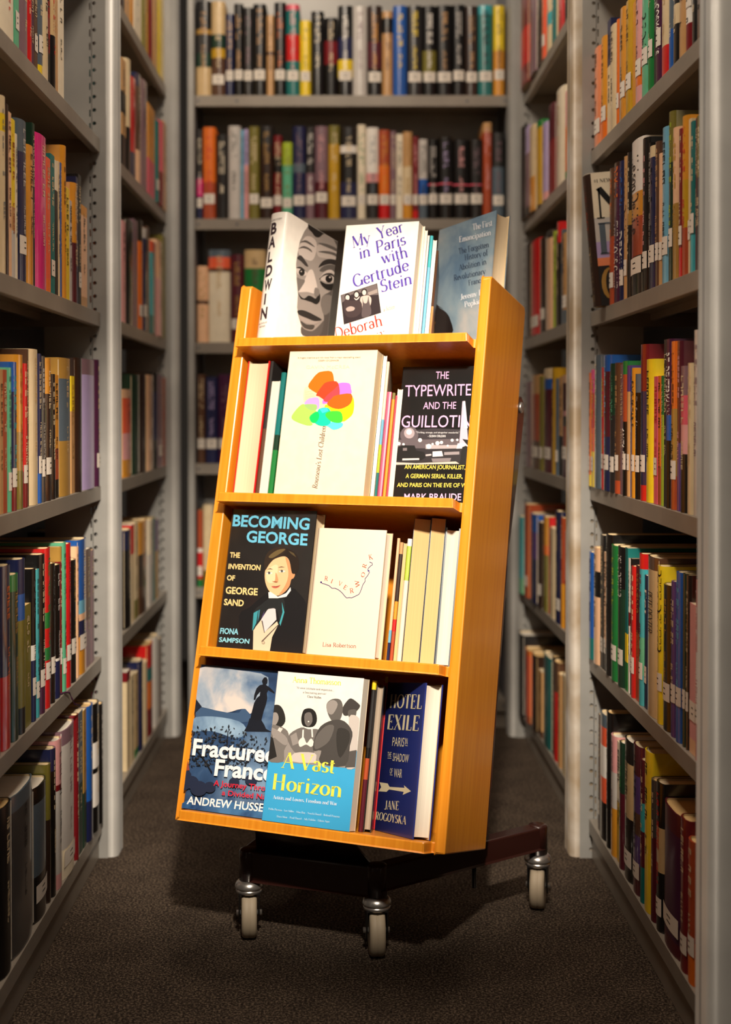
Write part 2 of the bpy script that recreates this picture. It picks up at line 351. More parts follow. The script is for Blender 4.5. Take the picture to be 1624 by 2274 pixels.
side_case(1, XR, 1.658, 2.549, SHELF_R, 'grey steel bookcase standing along the right edge, nearest on that side of the aisle', [(1.584, 1.655, STEEL), (2.556, 2.630, STEEL_DIRTY)], [2.552])
side_case(1, XR, 2.634, 3.500, SHELF_R, 'grey steel bookcase on the right side of the aisle, behind the brown-scuffed post', [(3.508, 3.575, STEEL)], [3.503])
# the bookcase that closes the aisle
YB, XB0, XB1 = 3.60, -0.402, 0.440
e = empty('bookcase', Matrix.Translation((0, YB, 0)))
tag(e, 'grey steel bookcase closing the far end of the aisle behind the wooden cart', 'bookcase', 'grey steel library bookcases')
for z in SHELF_B:
    b = MB()
    b.box(XB0, XB1, 0.0015, 0.235, z - 0.0016, z, SHELF_STEEL); b.box(XB0, XB1, 0, 0.0016, z - 0.029, z, SHELF_STEEL)
    b.box(XB0, XB1, 0.0016, 0.014, z - 0.029, z - 0.0276, SHELF_STEEL)
    for x in (XB0 + 0.005, XB0 + 0.11, XB1 - 0.11, XB1 - 0.008):
        b.lathe([(0.0001, -0.0006), (0.004, -0.0006), (0.004, 0.001)], DARK_STEEL, 10, (0, 0, 0)) if False else b.box(x, x + 0.006, -0.0008, 0.0005, z - 0.018, z - 0.012, DARK_STEEL)
    b.build('shelf', e)
for x0, x1 in ((XB0 - 0.020, XB0 - 0.001), (XB1 + 0.001, XB1 + 0.022)):
    b = MB(); b.box(x0, x1, -0.012, 0.035, 0, TOP, STEEL); b.build('post', e, bevel=0.004)
    b = MB(); b.box(x0, x1, 0.036, 0.236, 0, TOP, DARK_STEEL); b.build('side_panel', e)
b = MB(); b.box(XB0, XB1, 0.236, 0.238, 0, TOP, STEEL); b.build('back_panel', e)
b = MB(); b.box(XB0, XB1, 0.010, 0.014, 0.001, 0.046, SHELF_STEEL); b.build('kick_plate', e)

# ------------------------------------------------------------------ books on the steel shelves
def spine_path(t, d, soft):
    """outline of a closed cover seen from above, spine at y = 0: (x, y) points from one fore-edge to the other"""
    if soft: return [(0, d), (0, 0.0012), (0.0012, 0), (t / 2, -0.0003), (t - 0.0012, 0), (t, 0.0012), (t, d)]
    bl = min(0.0045, 0.14 * t)
    return [(0, d), (0, 0.004), (t * 0.06, 0.0006)] + [(t * f, -bl * (1 - (2 * f - 1) ** 2)) for f in (.22, .4, .6, .78)] + [(t * 0.94, 0.0006), (t, 0.004), (t, d)]
def spine_y(t, x, soft):
    if soft: return -0.0003
    return -min(0.0045, 0.14 * t) * (1 - (2 * x / t - 1) ** 2)
def cover_mesh(b, t, d, h, bands, soft, gloss, coat, flip=False):
    path = spine_path(t, d, soft); c = 0.0008 if soft else 0.0024
    c = min(c, t * 0.12); n = len(path)
    inner = [(min(max(x, c), t - c), y if k in (0, n - 1) else max(y, -9) + c) for k, (x, y) in enumerate(path)]
    F = (lambda p: (p[0], d - p[1])) if flip else (lambda p: p)
    zs = [h]; cols = []
    for f, colr in bands: zs.append(h * (1 - f)); cols.append(colr)
    for i, colr in enumerate(cols):
        m = mat(colr, gloss, 0, coat) if isinstance(colr, str) else colr
        b.grid([[(*F(p), zs[i]) for p in path], [(*F(p), zs[i + 1]) for p in path]], m, False, not soft)
    m0 = mat(cols[0], gloss, 0, coat) if isinstance(cols[0], str) else cols[0]; inn = mat('cream', 0.7)
    b.grid([[(*F(p), 0.0005) for p in inner], [(*F(p), h - 0.0005) for p in inner]], inn, False, False)
    for z in (0, h):
        for k in range(n - 1):
            b.face([(*F(path[k]), z), (*F(path[k + 1]), z), (*F(inner[k + 1]), z), (*F(inner[k]), z)], m0)
    for k in (0, n - 1):
        b.face([(*F(path[k]), 0), (*F(path[k]), h), (*F(inner[k]), h), (*F(inner[k]), 0)], m0)
    return c
def page_mesh(b, t, d, h, c, soft, m, flip=False):
    g = 0.0006 if soft else 0.0035
    y0, y1 = (0.0015, d - g * 0.8) if not flip else (g * 0.8, d - 0.0015)
    n = 8; x0, x1 = c, t - c
    cv = 0 if soft else 0.003
    # fore-edge slightly hollow on bound books
    fe = lambda u: (y1 - cv * math.sin(math.pi * u)) if not flip else (y0 + cv * math.sin(math.pi * u))
    be = y0 if not flip else y1
    top = [(x0 + (x1 - x0) * i / n, fe(i / n)) for i in range(n + 1)]
    poly = top + [(x1, be), (x0, be)]
    b.grid([[(p[0], p[1], z) for p in poly] for z in (g, h - g)], m, True, False, True)
def scribble(b, t, h, soft, colr, z_hi, z_lo, height, rnd):
    """blurred spine title: rows of tiny letter strokes running down the spine"""
    m = mat(colr, 0.5); z = z_hi; xc = t / 2 - height * 0.5
    while z > z_lo + height:
        w = height * rnd.choice((.45, .55, .65, .7))
        if rnd.random() < 0.16: z -= height * 0.5; continue
        bars = [(0, 1, 0, .22)] if rnd.random() < .8 else []
        k = rnd.random()
        if k < .35: bars.append((0, 1, .75, 1))
        if k < .6: bars.append((.8, 1, 0, 1))
        if k > .3: bars.append((0, .18, 0, 1))
        if .2 < k < .8: bars.append((.42, .58, 0, .9))
        for (u0, u1, v0, v1) in bars:
            pts = []
            for (u, v) in ((u0, v0), (u1, v0), (u1, v1), (u0, v1)):
                x = xc + u * height; pts.append((x, spine_y(t, x, soft) - 0.0004, z - v * w))
            b.face(pts, m)
        z -= w + height * 0.16
def spine_words(b, t, soft, words, colr, z_hi, z_lo, height, font):
    polys, wid = serif(words, .15, .06) if font == 's' else sans(words, 0.012)
    m = mat(colr, 0.5); xc = t / 2 - height * 0.5
    for q in polys:
        pts = []
        for (u, v) in q:
            x = min(max(xc + v * height, t * .04), t * .96); pts.append((x, spine_y(t, x, soft) - 0.0005, z_hi - u / wid * (z_hi - z_lo)))
        b.face(pts, m)
ORD = ['first','second','third','fourth','fifth','sixth','seventh','eighth','ninth','tenth','eleventh','twelfth','thirteenth','fourteenth','fifteenth','sixteenth','seventeenth','eighteenth','nineteenth','twentieth','twenty-first','twenty-second','twenty-third','twenty-fourth','twenty-fifth','twenty-sixth','twenty-seventh','twenty-eighth','twenty-ninth','thirtieth','thirty-first']
CREAMY = {'cream', 'ivory', 'white', 'pale_grey', 'sand', 'tan', 'peach', 'yellow', 'amber', 'pink', 'lavender', 'sky_blue', 'orange', 'mint', 'salmon', 'turquoise', 'mustard', 'lime'}
def shelf_book(matrix, t, d, h, bands, soft, label, group, sticker=None, title=None, words=(), rnd=random, coat=0.0):
    e = empty('paperback_book' if soft else 'hardcover_book', matrix)
    tag(e, label, 'book', group)
    b = MB(); gloss = 0.36 if soft else 0.30
    c = cover_mesh(b, t, d, h, bands, soft, gloss, coat)
    lead = bands[0][1] if isinstance(bands[0][1], str) else 'cream'
    if title and t > 0.007:
        hi = h * rnd.uniform(.9, .95); hh = min(t * .52, 0.013)
        mid = h * rnd.uniform(.5, .62)
        scribble(b, t, h, soft, title, hi, mid, hh, rnd)
        scribble(b, t, h, soft, title, mid - .015, h * .27, hh * .7, rnd)
    for (wd, colr, f0, f1, hh, font) in words: spine_words(b, t, soft, wd, colr, h * (1 - f0), h * (1 - f1), hh * t, font)
    b.build('cover', e)
    b = MB(); page_mesh(b, t, d, h, c, soft, rnd.choice((PAGES, PAGES, PAGES_W, PAGES_Y))); b.build('page_block', e)
    if sticker:
        z0, z1 = sticker; b = MB(); xs = [t * (.08 + .84 * i / 6) for i in range(7)]
        b.grid([[(x, spine_y(t, x, soft) - 0.0006, z) for x in xs] for z in (z0, z1)], LABEL)
        ink = mat('black', .6)
        for k in range(2):
            zz = z1 - (z1 - z0) * (.3 + .3 * k)
            b.face([(t * .4, spine_y(t, t * .4, soft) - .0008, zz - .002), (t * .6, spine_y(t, t * .6, soft) - .0008, zz - .002), (t * .6, spine_y(t, t * .6, soft) - .0008, zz), (t * .4, spine_y(t, t * .4, soft) - .0008, zz)], ink)
        o = b.build('spine_sticker', e); o['label'] = 'white call number sticker'
    return e
def say(c): return c.replace('_', ' ')
def describe(bands):
    n = [];
    for _, c in bands:
        if say(c) not in n: n.append(say(c))
    return n[0] if len(n) == 1 else n[0] + ' and ' + n[1]
SPINE_OFF = 0.006
def row(side, xlip, zshelf, data, ref, shelf, group, order=1):
    rnd = random.Random(zlib.crc32((ref + shelf).encode()))
    items = []
    for line in data.strip().replace('\n', ';').split(';'):
        p = line.split()
        if not p: continue
        items.append((float(p[0]), float(p[1]), float(p[2]), p[3], p[4:]))
    seq = items if order == 1 else items[::-1]
    rank = {id(x): i for i, x in enumerate(seq)}
    last = None
    far = 'far' in shelf
    if side != 'B':
        ymax = 3.497 if far else 2.547; ymin = 2.640 if far else 1.660
        edge = max(x[1] for x in items) if side == 'L' else min(x[0] for x in items)
        need = abs(xlip) - abs(edge - VPX) / F_PX * ymax
        need = max(0.0, min(need + 0.0005, 0.020)); span = 70.0 if far else 120.0
    def spot(x):
        """where along the aisle a spine edge seen at x stands; end books reach a little past the shelf edge"""
        o = need * max(0.0, 1 - abs(x - edge) / span) if need else 0.0
        X = math.copysign(abs(xlip) - o, xlip)
        return min(max(hit(x, HOR, (X, 0, 0), (1, 0, 0)).y, ymin), ymax), o
    for it in items:
        x0, x1, ty, spec, opts = it
        soft = 'P' in opts
        out = 0.0; lean = 0.0; sticker = None; title = None; words = []; nm = None; dd = None
        bands = []
        for part in spec.split('+'):
            if '*' in part: c, f = part.split('*'); bands.append((float(f), c))
            else: bands.append((1.0, part))
        for o in opts:
            if o[0] == 'L': sticker = (0.030, 0.056) if len(o) < 2 else (float(o[1:]) / 1000, float(o[1:]) / 1000 + 0.027)
            elif o[0] == 'S': title = o[1:]
            elif o[0] == '>': out = float(o[1:]) / 1000
            elif o[0] == '/': lean = R(float(o[1:]))
            elif o[0] == 'T':
                w, c, f0, f1, hh, ft = o[1:].split(':'); words.append((w.replace('_', ' '), c, float(f0), float(f1), float(hh), ft))
            elif o[0] == '=': nm = o[1:].replace('_', ' ')
            elif o[0] == 'd': dd = float(o[1:]) / 1000
        if side == 'B':
            pl = (0, xlip, 0); nn = (0, 1, 0)
            a = hit(x0, HOR, pl, nn).x; c = hit(x1, HOR, pl, nn).x
        else:
            (a, o0), (c, o1) = spot(x0), spot(x1); o = (o0 + o1) / 2; out += o
            pl = (math.copysign(abs(xlip) - o, xlip), 0, 0); nn = (1, 0, 0)
        lo, hi = min(a, c), max(a, c)
        if side == 'R':
            if last is not None: hi = min(hi, last - 0.0004)
            last = lo
        else:
            if last is not None: lo = max(lo, last + 0.0004)
            last = hi
        t = max(hi - lo, 0.004)
        h = hit((x0 + x1) / 2, ty, pl, nn).z - zshelf
        mx = {1.696: .27, 1.714: .27}.get(zshelf, 0.31)
        h = min(max(h, 0.12), mx) + rnd.uniform(-.001, .001)
        d = dd or min(0.17, max(0.105, h * rnd.uniform(.62, .70)))
        title = title if title else (('black' if bands[0][1] in CREAMY else 'cream') if rnd.random() < 0.8 and not words else None)
        z = zshelf + 0.0004
        if side == 'L': M = Matrix.Translation((xlip + out, lo, z)) @ Matrix.Rotation(R(90), 4, 'Z')
        elif side == 'R': M = Matrix.Translation((xlip - out, hi, z)) @ Matrix.Rotation(R(-90), 4, 'Z')
        else: M = Matrix.Translation((lo, xlip - out, z))
        if hi - lo < 0.003: continue
        if lean: M = M @ Matrix.Rotation(lean, 4, 'Y')
        kind = 'paperback' if soft else 'hardcover'
        lab = '%s %s, %s %s, %s' % (nm or describe(bands), kind, ORD[rank[id(it)]], ref, shelf)
        shelf_book(M, t, d, h, bands, soft, lab, group, sticker, title, words, rnd, coat=0.0 if soft else rnd.choice((0, .5, .9)))
import zlib
def left_near(z, sh, data): row('L', XL - SPINE_OFF, SHELF_L[z], data, 'from the near end', sh + ' shelf, near left bookcase', 'books on the near left bookcase')
def left_far(z, sh, data): row('L', XL - SPINE_OFF, SHELF_L[z], data, 'from the post', sh + ' shelf, far left bookcase', 'books on the far left bookcase')
def right_near(z, sh, data): row('R', XR + SPINE_OFF, SHELF_R[z], data, 'from the near post', sh + ' shelf, near right bookcase', 'books on the near right bookcase', -1)
def right_far(z, sh, data): row('R', XR + SPINE_OFF, SHELF_R[z], data, 'from the scuffed post', sh + ' shelf, far right bookcase', 'books on the far right bookcase', -1)
def back(z, sh, data): row('B', YB + SPINE_OFF, SHELF_B[z], data, 'from its left end', sh + ' shelf, end bookcase', 'books on the end bookcase')
# each line: spine edges and top in the photograph, colours from top to bottom, then P paperback, L sticker, S title colour, > sticks out (mm)
left_near(1, 'top', '''
-34 -2 -60 sand
0 36 -40 ivory Sred
37 46 -40 mint L P
47 63 -30 mauve
63 72 -40 red Scream
72.5 79 -30 plum P
79 87 -20 brown L P
87 96 -40 slate*.55+slate*.9+yellow L34
96 108 -50 cream Sblack
108 115 -40 black*.3+dark_red*.55+black Sred P
115 124 -30 sand*.5+black Sred
124 132 -25 tan P
132 145 -40 ivory P Sblack''')
left_near(2, 'second', '''
-36 -1 190 amber
0 12 216 cream*.1+yellow*.2+cream Sslate
12.5 20 236 dark_brown
20 28 253 peach Smaroon P
28 36 268 yellow*.55+tan*.7+pale_grey Srust P
36 41 300 ivory P
41 59 273 slate*.2+navy Spale_grey L40 =dark_navy_and_slate
59 74 328 amber Sbrown
74 79.5 276 dark_green P
80 105 305 magenta
105 114 352 coral*.9+orange P
114 123.5 346 teal Scream L P
123.5 130.6 360 ivory*.22+charcoal P
130.8 135 361 cream P
135.2 139 363 blue P
139 146.5 327 amber Sbrown
146.5 155.7 419 yellow Sblack P
155.7 161.5 448 pale_grey P
161.5 170 410 amber*.5+maroon Scream
170 175 396 navy P
175 182 390 black Scream L32 P
182 195 460 amber*.1+peach*.9+tan P''')
left_near(3, 'third', '''
-30 -2 800 sand
0 7 820 tan P
7 16 820 rust P
16 24 817 mint L
24 35 804 blue*.2+navy*.75+dark_red Sturquoise L34
35.5 49 790 amber*.5+gold*.75+olive Srust =illustrated_golden
49.5 59 807 red*.75+dark_red L36
59 64 776 brown P
64 83 776 cream Ssand
83 90.5 786 navy*.8+blue L46
90.5 98.5 791 dark_grey Spale_grey L40
98.5 112 797 amber*.25+dark_brown Scream L42
112.5 121 832 black
121 130.5 833 amber*.6+rust*.85+black P
131 157.5 796 gold*.15+slate*.6+gold Ssand =patterned_gold_and_grey
158 166 837 yellow*.3+tan Sgold P
166.5 181.5 797 dark_brown
182 212 799 mauve*.12+lavender*.88+lavender =wide_shiny_lavender
212.5 219.5 799 plum L36''')
left_near(4, 'fourth', '''
-28 -2 1240 dark_green
0 20 1256 navy*.6+red Sorange
20.5 37 1275 green*.1+dark_green*.5+dark_green Sgold
37.5 52 1242 navy*.2+blue*.35+olive*.85+black
53 67 1343 olive Scream P
67.5 76 1264 black*.5+white*.6+navy Sdark_grey L40
76.5 84 1264 turquoise L
84.5 96 1232 black*.8+plum L42
96.5 108 1219 red*.4+green*.5+red*.62+green*.7+red Sgreen L46
108.5 118.5 1252 black Sdark_grey L48
119 130 1255 black*.7+white*.72+navy Spale_grey
130.5 135 1214 gold*.1+dark_red L50
135.5 143.5 1206 mint L
144 154 1207 red Sdark_red L46
154.5 166 1244 black Sgold L50
166.5 172 1216 peach
172.5 190 1198 blue*.45+sky_blue*.55+peach*.6+navy*.72+amber L44
190.5 201 1219 brown*.6+mauve P
201.5 208 1222 mauve P''')
left_near(5, 'bottom', '''
-40 -8 1790 maroon
-6 20 1790 black
21 71 1752 slate*.1+dark_grey Sblack
71.5 100 1742 black*.12+slate*.66+black L30
101 108 1700 olive*.4+dark_brown
108.5 119 1665 navy*.15+black Scream
119.5 133 1644 pink*.3+dark_red*.34+pale_grey*.9+pink
133.5 164 1615 mauve*.1+pale_grey*.8+ivory Smauve L20
164.5 171 1590 dark_red
171.5 182 1582 slate*.5+dark_green P
182.5 190 1578 gold*.6+dark_green Sgold P
190.5 203 1567 blue*.7+navy
203.5 217 1562 black*.3+white*.5+black*.54+white*.8+black
217.5 225 1565 black Spale_grey''')
left_far(0, 'top', '''
231 252 -20 charcoal
273 280 -30 dark_brown P
280.5 291 -30 tan Sbrown P
291.5 299 -30 amber P
299.5 317 -30 ivory Sblack P
317.5 323 -20 olive
323.5 332 -30 mustard P
332.5 340 -20 dark_red
340.5 351 -20 tan Smauve
351.5 367 -10 yellow Smustard''')  # charcoal book next to the post: unseen, added to darken the upright's holes
left_far(1, 'second', '''
231 252 130 teal
273 282 137 tan*.3+black*.5+tan*.7+black P
282.5 290.5 137 cream*.6+black
291 303 179 red*.75+navy Srust
303.5 314 171 navy*.12+brown*.7+peach
314.5 329 186 mauve Spale_grey
329.5 346 240 amber*.6+rose Sgold P
346.5 354.5 272 teal L
355 364 275 rose*.6+dark_red
364.5 372 276 tan P''')
left_far(2, 'third', '''
231 252 500 orange
273 280 493 pink P
280.5 297.5 491 black Sgold
298 307 491 mauve P
307.5 317 491 black*.2+orange*.45+orange L
317.5 327 509 pale_grey*.1+navy L34
327.5 333 505 brown P
333.5 344 538 coral*.12+turquoise*.8+teal
344.5 347 540 dark_red P
347.5 361 538 peach*.4+pink
361.5 370 525 olive P''')
left_far(3, 'fourth', '''
231 252 850 black
273 292 866 peach*.1+coral*.5+pink*.8+amber
292.5 308.5 832 dark_green Sgreen
309 325 832 dark_brown Sbrown
325.5 340.5 834 peach
341 350 829 black*.2+navy*.7+black
350.5 360 832 mauve L30
360.5 369 838 rust P''')  # first black book is added behind the post so the holes look dark
left_far(4, 'fifth', '''
231 252 1180 black
276 290 1177 navy*.2+black
290.5 298 1166 red*.3+cream P
298.5 306 1160 cream*.8+olive P
307 327 1158 amber*.35+dark_brown*.7+brown
327.5 338 1155 ivory*.4+pale_grey
338.5 345 1150 teal P
345.5 352 1152 purple*.4+gold P''')  # black book nearest the post added out of sight to keep the holes dark
left_far(5, 'bottom', '''
231 252 1530 magenta
280 288 1491 dark_red*.1+cream P
288.5 297 1500 cream P
297.5 305.5 1495 sand*.9+green P
306 315 1467 navy
315.5 325 1470 cream Spink
325.5 338 1430 red*.25+teal*.4+orange*.7+dark_red
338.5 350.5 1414 white
351 358 1420 brown P''')
right_near(1, 'top', '''
1319 1333 112 salmon Sblack L24
1334.5 1346 88 amber*.8+orange Sbrown L34
1346.5 1354 50 navy*.4+cream*.9+cream Sblack P =cream_and_black
1354.5 1368 63 cream Sblack
1368.5 1374 49 orange L
1374.5 1376 45 turquoise
1376.5 1388.5 25 amber L38
1389 1402 8 mustard Sbrown L40
1402.5 1410 10 amber P
1410.5 1424 -20 pink*.7+orange*.85+pink Smaroon L44
1424.5 1438.5 -40 mint TR.E.Dekker:black:.3:.72:.55:s L50
1439 1449 -40 green L52
1449.5 1456 -50 pale_grey*.3+charcoal P
1456.5 1468 -60 plum TCOSMOPOLIS:white:.3:.75:.6:n L54
1468.5 1484 -60 cream*.72+red Ssand
1484.5 1494 -60 slate*.6+blue Spale_grey
1494.5 1507 -70 black*.4+cream*.6+black Scream
1507.5 1522 -70 tan Sblack
1522.5 1535 -80 white*.7+dark_red L60
1535.5 1546 -80 black
1546.5 1562 -80 cream*.5+brown Sblack''')
right_near(2, 'second', '''
1355 1364 377 brown*.5+rust Sorange L30
1364.5 1377 365 dark_brown*.03+plum TDEMILLE:orange:.03:.25:.62:n TTHE_LIONS_GAME:white:.42:.9:.6:s =purple_orange_lettered
1377.5 1386 361 navy TNIGHT_FALL:blue:.05:.4:.6:n TDEMILLE:white:.5:.85:.6:n L26
1386.5 1393 350 tan TNelson_DeMille:charcoal:.08:.6:.6:s L40
1393.5 1400 343 black*.4+gold*.5+black Scream
1400.5 1427.5 315 white*.34+amber*.5+rust*.75+black TNelson_DeMille:charcoal:.1:.6:.5:s L34 =white_to_sunset_orange
1428 1439 311 black Spink L36
1439.5 1443 320 black Swhite P L36
1443.5 1455 327 cream*.08+navy L40
1455.5 1463 318 brown Stan L40
1463.5 1471 343 peach*.8+tan L38
1471.5 1485 286 sky_blue L42
1485.5 1494.5 253 olive*.3+dark_green Slime L50
1495 1507 288 peach*.5+gold Smustard
1507.5 1515 290 dark_red*.8+red L46
1515.5 1526.5 262 amber*.4+mustard*.7+rust Sred
1527 1532.5 268 cream P L48
1533 1542 274 teal*.75+turquoise L54
1542.5 1546.5 264 maroon P
1547 1556 262 olive*.4+charcoal Scream
1556.5 1566 264 amber''')
right_near(3, 'third', '''
1308 1312 829 orange*.9+yellow P L30
1312.5 1320 820 magenta*.2+red*.5+coral*.7+yellow Syellow P L30
1320.5 1335.5 790 slate*.3+slate Scream
1336 1341 816 red*.5+red Syellow P L38
1341.5 1356 789 blue*.12+maroon*.6+navy Ssky_blue L38
1356.5 1367.5 807 dark_green*.4+charcoal TANITA_DESAI:mint:.08:.44:.45:s L36
1368 1377 807 brown*.9+rust Stan L40
1377.5 1384.5 810 mauve P
1385 1393.5 803 green*.1+rust*.45+black TANITA_DESAI:white:.5:.8:.5:n L44
1394 1400 813 purple*.2+tan L44
1400.5 1404 817 blue P Snavy
1404.5 1412.5 817 amber TSINGLES_TABLE:black:.1:.45:.6:n L44
1413 1424.5 830 slate*.15+black TThe_Sea_of_Innocence:pale_grey:.18:.6:.4:s L44
1425 1437 765 dark_red*.3+navy*.9+red L46
1437.5 1452 799 yellow
1452.5 1461 836 rose Sred P L44
1461.5 1468 834 orange*.7+rust P
1468.5 1474 834 green*.3+lime P
1474.5 1481.5 755 charcoal Scream P
1482 1492.5 753 plum*.45+blue*.6+black TP.T._DEUTERMANN:white:.08:.45:.7:n
1493 1505.5 758 orange*.4+gold*.8+rust Sblack L44
1506 1514 757 maroon*.6+purple Spink
1514.5 1529.5 812 mauve*.2+rose*.4+pink*.6+black
1530 1543 807 cream Ssand
1543.5 1555 734 pale_grey Smauve
1555.5 1566 729 amber*.62+teal*.8+teal Sbrown''')
right_near(4, 'fourth', '''
1312 1320.5 1227 blue*.8+teal Snavy
1321 1334 1216 peach*.2+black*.42+peach Sblack =peach_with_black_block
1334.5 1342.5 1188 black L30 P
1343 1348.5 1228 peach*.8+charcoal P L32
1349 1360 1187 black Scharcoal
1360.5 1374.5 1210 green Slime L36
1375 1389.5 1214 black*.3+dark_green TISLA_DEWAR:white:.06:.36:.5:s L38
1390 1396.5 1216 teal*.6+yellow*.8+green P
1397 1401 1240 white*.4+dark_red*.5+white P
1401.5 1405 1242 black L40 P
1405.5 1413.5 1257 red L40
1414 1423 1257 maroon*.5+rust Sgold P
1423.5 1433 1231 red*.1+turquoise*.55+mint*.8+turquoise Sdark_red L42
1433.5 1440 1278 navy TFat:white:.1:.3:.6:s L40 P
1440.5 1464 1238 brown*.08+sand TPETE_DEXTER:black:.22:.48:.36:s =wide_cream_black_lettered
1464.5 1476.5 1256 yellow*.9+yellow TPETE_DEXTER:black:.02:.55:.66:s L50
1477 1494.5 1298 black Sgold L44
1495 1506 1292 purple*.9+purple L50
1506.5 1519.5 1272 blue Ssky_blue L52
1520 1527 1275 dark_green L54
1527.5 1534 1277 dark_brown L54
1534.5 1549.5 1343 pink*.9+peach L46 P
1550 1562 1290 red*.4+white*.55+red*.9+red Swhite L50''')
right_near(5, 'bottom', '''
1331.5 1336 1590 brown*.6+dark_brown L30 P
1336.5 1351.5 1586 slate*.1+coral*.25+white*.5+coral*.7+black
1352 1361.5 1583 black Sdark_grey
1362 1373 1636 pink*.3+pale_grey*.6+amber Smauve
1373.5 1380.5 1652 ivory*.5+mustard P
1381 1390.5 1652 dark_green*.4+maroon Sgreen
1391 1410.5 1647 black*.16+sand*.55+black Sblack L24
1411 1427.5 1657 maroon*.2+purple*.45+brown*.6+purple*.8+maroon Sblack L26
1428 1436.5 1690 maroon*.3+turquoise*.5+maroon*.75+teal
1437 1452 1670 yellow Sblack
1452.5 1463.5 1735 dark_grey*.4+maroon
1464 1477.5 1740 black*.3+sand*.6+black Sred L24
1478 1517.5 1800 maroon*.15+plum*.9+maroon L30
1518 1535 1822 dark_red L26
1535.5 1552 1870 rust*.7+orange L40''')
right_far(0, 'top', '''
1153 1173 -10 dark_red*.4+red*.8+dark_red
1173.5 1191 -10 mauve Srust
1191.5 1202 -20 dark_brown
1202.5 1211 -20 coral L
1211.5 1224 -20 cream*.4+turquoise*.6+cream Srose
1224.5 1233 -20 teal
1233.5 1237 -20 cream P
1237.5 1253 -30 red Scream
1253.5 1261 -30 charcoal Scream''')
right_far(1, 'second', '''
1156 1165 286 black*.6+black
1165.5 1173 284 lavender*.3+mauve*.9+black P
1173.5 1187 284 cream*.6+amber Sgold
1187.5 1190 280 cream P
1190.5 1203 273 green*.08+mustard
1203.5 1216 278 lavender*.9+pink Spurple
1217 1232 237 maroon*.4+dark_red Sblack
1235 1251 203 ivory Stan
1254 1263 203 pink*.4+orange*.9+green P''')
right_far(2, 'third', '''
1165 1178 545 dark_brown
1179 1199 537 red L20 Sdark_red
1199.5 1212 530 dark_brown Sgold L
1213 1227.5 514 charcoal*.08+peach
1228 1233 515 lime P
1233.5 1238 520 brown P
1238.5 1245 496 red*.2+black
1245.5 1249 512 slate P
1249.5 1260 520 tan*.85+slate L34''')
right_far(3, 'fourth', '''
1166 1180 849 mauve
1180.5 1198.5 834 tan*.2+rust*.7+brown L
1199 1207.5 836 olive L30
1208 1227 820 cream*.1+blue*.2+maroon L32
1227.5 1236 818 mustard
1236.5 1241.5 841 slate L
1242 1249 836 tan*.6+black P
1249.5 1265 834 peach*.08+maroon*.35+pink*.4+charcoal*.5+rust*.7+plum L40''')
right_far(4, 'fifth', '''
1149 1164 1146 turquoise*.8+mint
1164.5 1176.5 1120 rust L
1177 1195.5 1141 blue*.2+purple*.5+navy
1196 1206.5 1160 dark_brown L30
1207 1219 1148 amber*.3+orange*.4+olive
1219.5 1222 1150 red P
1222.5 1235 1172 cream
1235.5 1248 1136 navy L
1248.5 1255.5 1150 rust*.6+amber
1256 1266 1183 pink*.5+dark_red P''')
right_far(5, 'bottom', '''
1146 1166 1405 charcoal
1166.5 1181 1443 orange*.06+coral*.9+rust
1181.5 1195.5 1455 dark_brown Sred
1196 1206.5 1492 tan*.9+brown P
1207 1228 1457 teal Snavy
1228.5 1232 1460 black P
1232.5 1242 1470 brown*.3+red
1242.5 1251 1499 tan Sbrown
1251.5 1264 1503 cream Stan''')
back(0, 'top', '''
437 470.5 4 black*.3+gold*.35+charcoal*.55+dark_green*.7+sand Stan =forest_patterned_black_and_tan
471 501.5 4 sand*.35+dark_green*.5+mustard*.6+brown Scream L
502 520.5 32 navy Stan L40
521 541.5 9 black Stan L42
542 562.5 18 charcoal Smauve L40
563 592 10 black Stan L42
593 609.5 35 tan*.45+brown*.5+tan Sbrown
610 636 7 black Sorange L42
636.5 666 11 rose*.06+teal*.33+red*.62+teal Spink L40 =teal_and_red_banded
667 691 46 yellow Solive L38
691.5 720 27 black Sivory
721 750.5 41 black*.3+dark_red*.6+black Scream
751 783.5 13 black*.35+navy*.6+yellow*.8+black Swhite L40
784 816 15 pale_grey Smauve
816.5 848.5 14 dark_brown*.4+maroon*.7+black Samber L36
849 872.5 26 tan*.08+black*.26+tan Sbrown
873 904 14 blue Syellow
904.5 938 14 charcoal Syellow L36
938.5 969 14 black*.5+olive*.8+black Swhite L36
969.5 1004 13 black Stan L36
1004.5 1032 11 black Spale_grey L40
1032.5 1061 14 dark_brown Stan L36
1061.5 1094 12 turquoise*.1+teal L38
1095.5 1120 13 yellow*.5+amber Sbrown L42''')
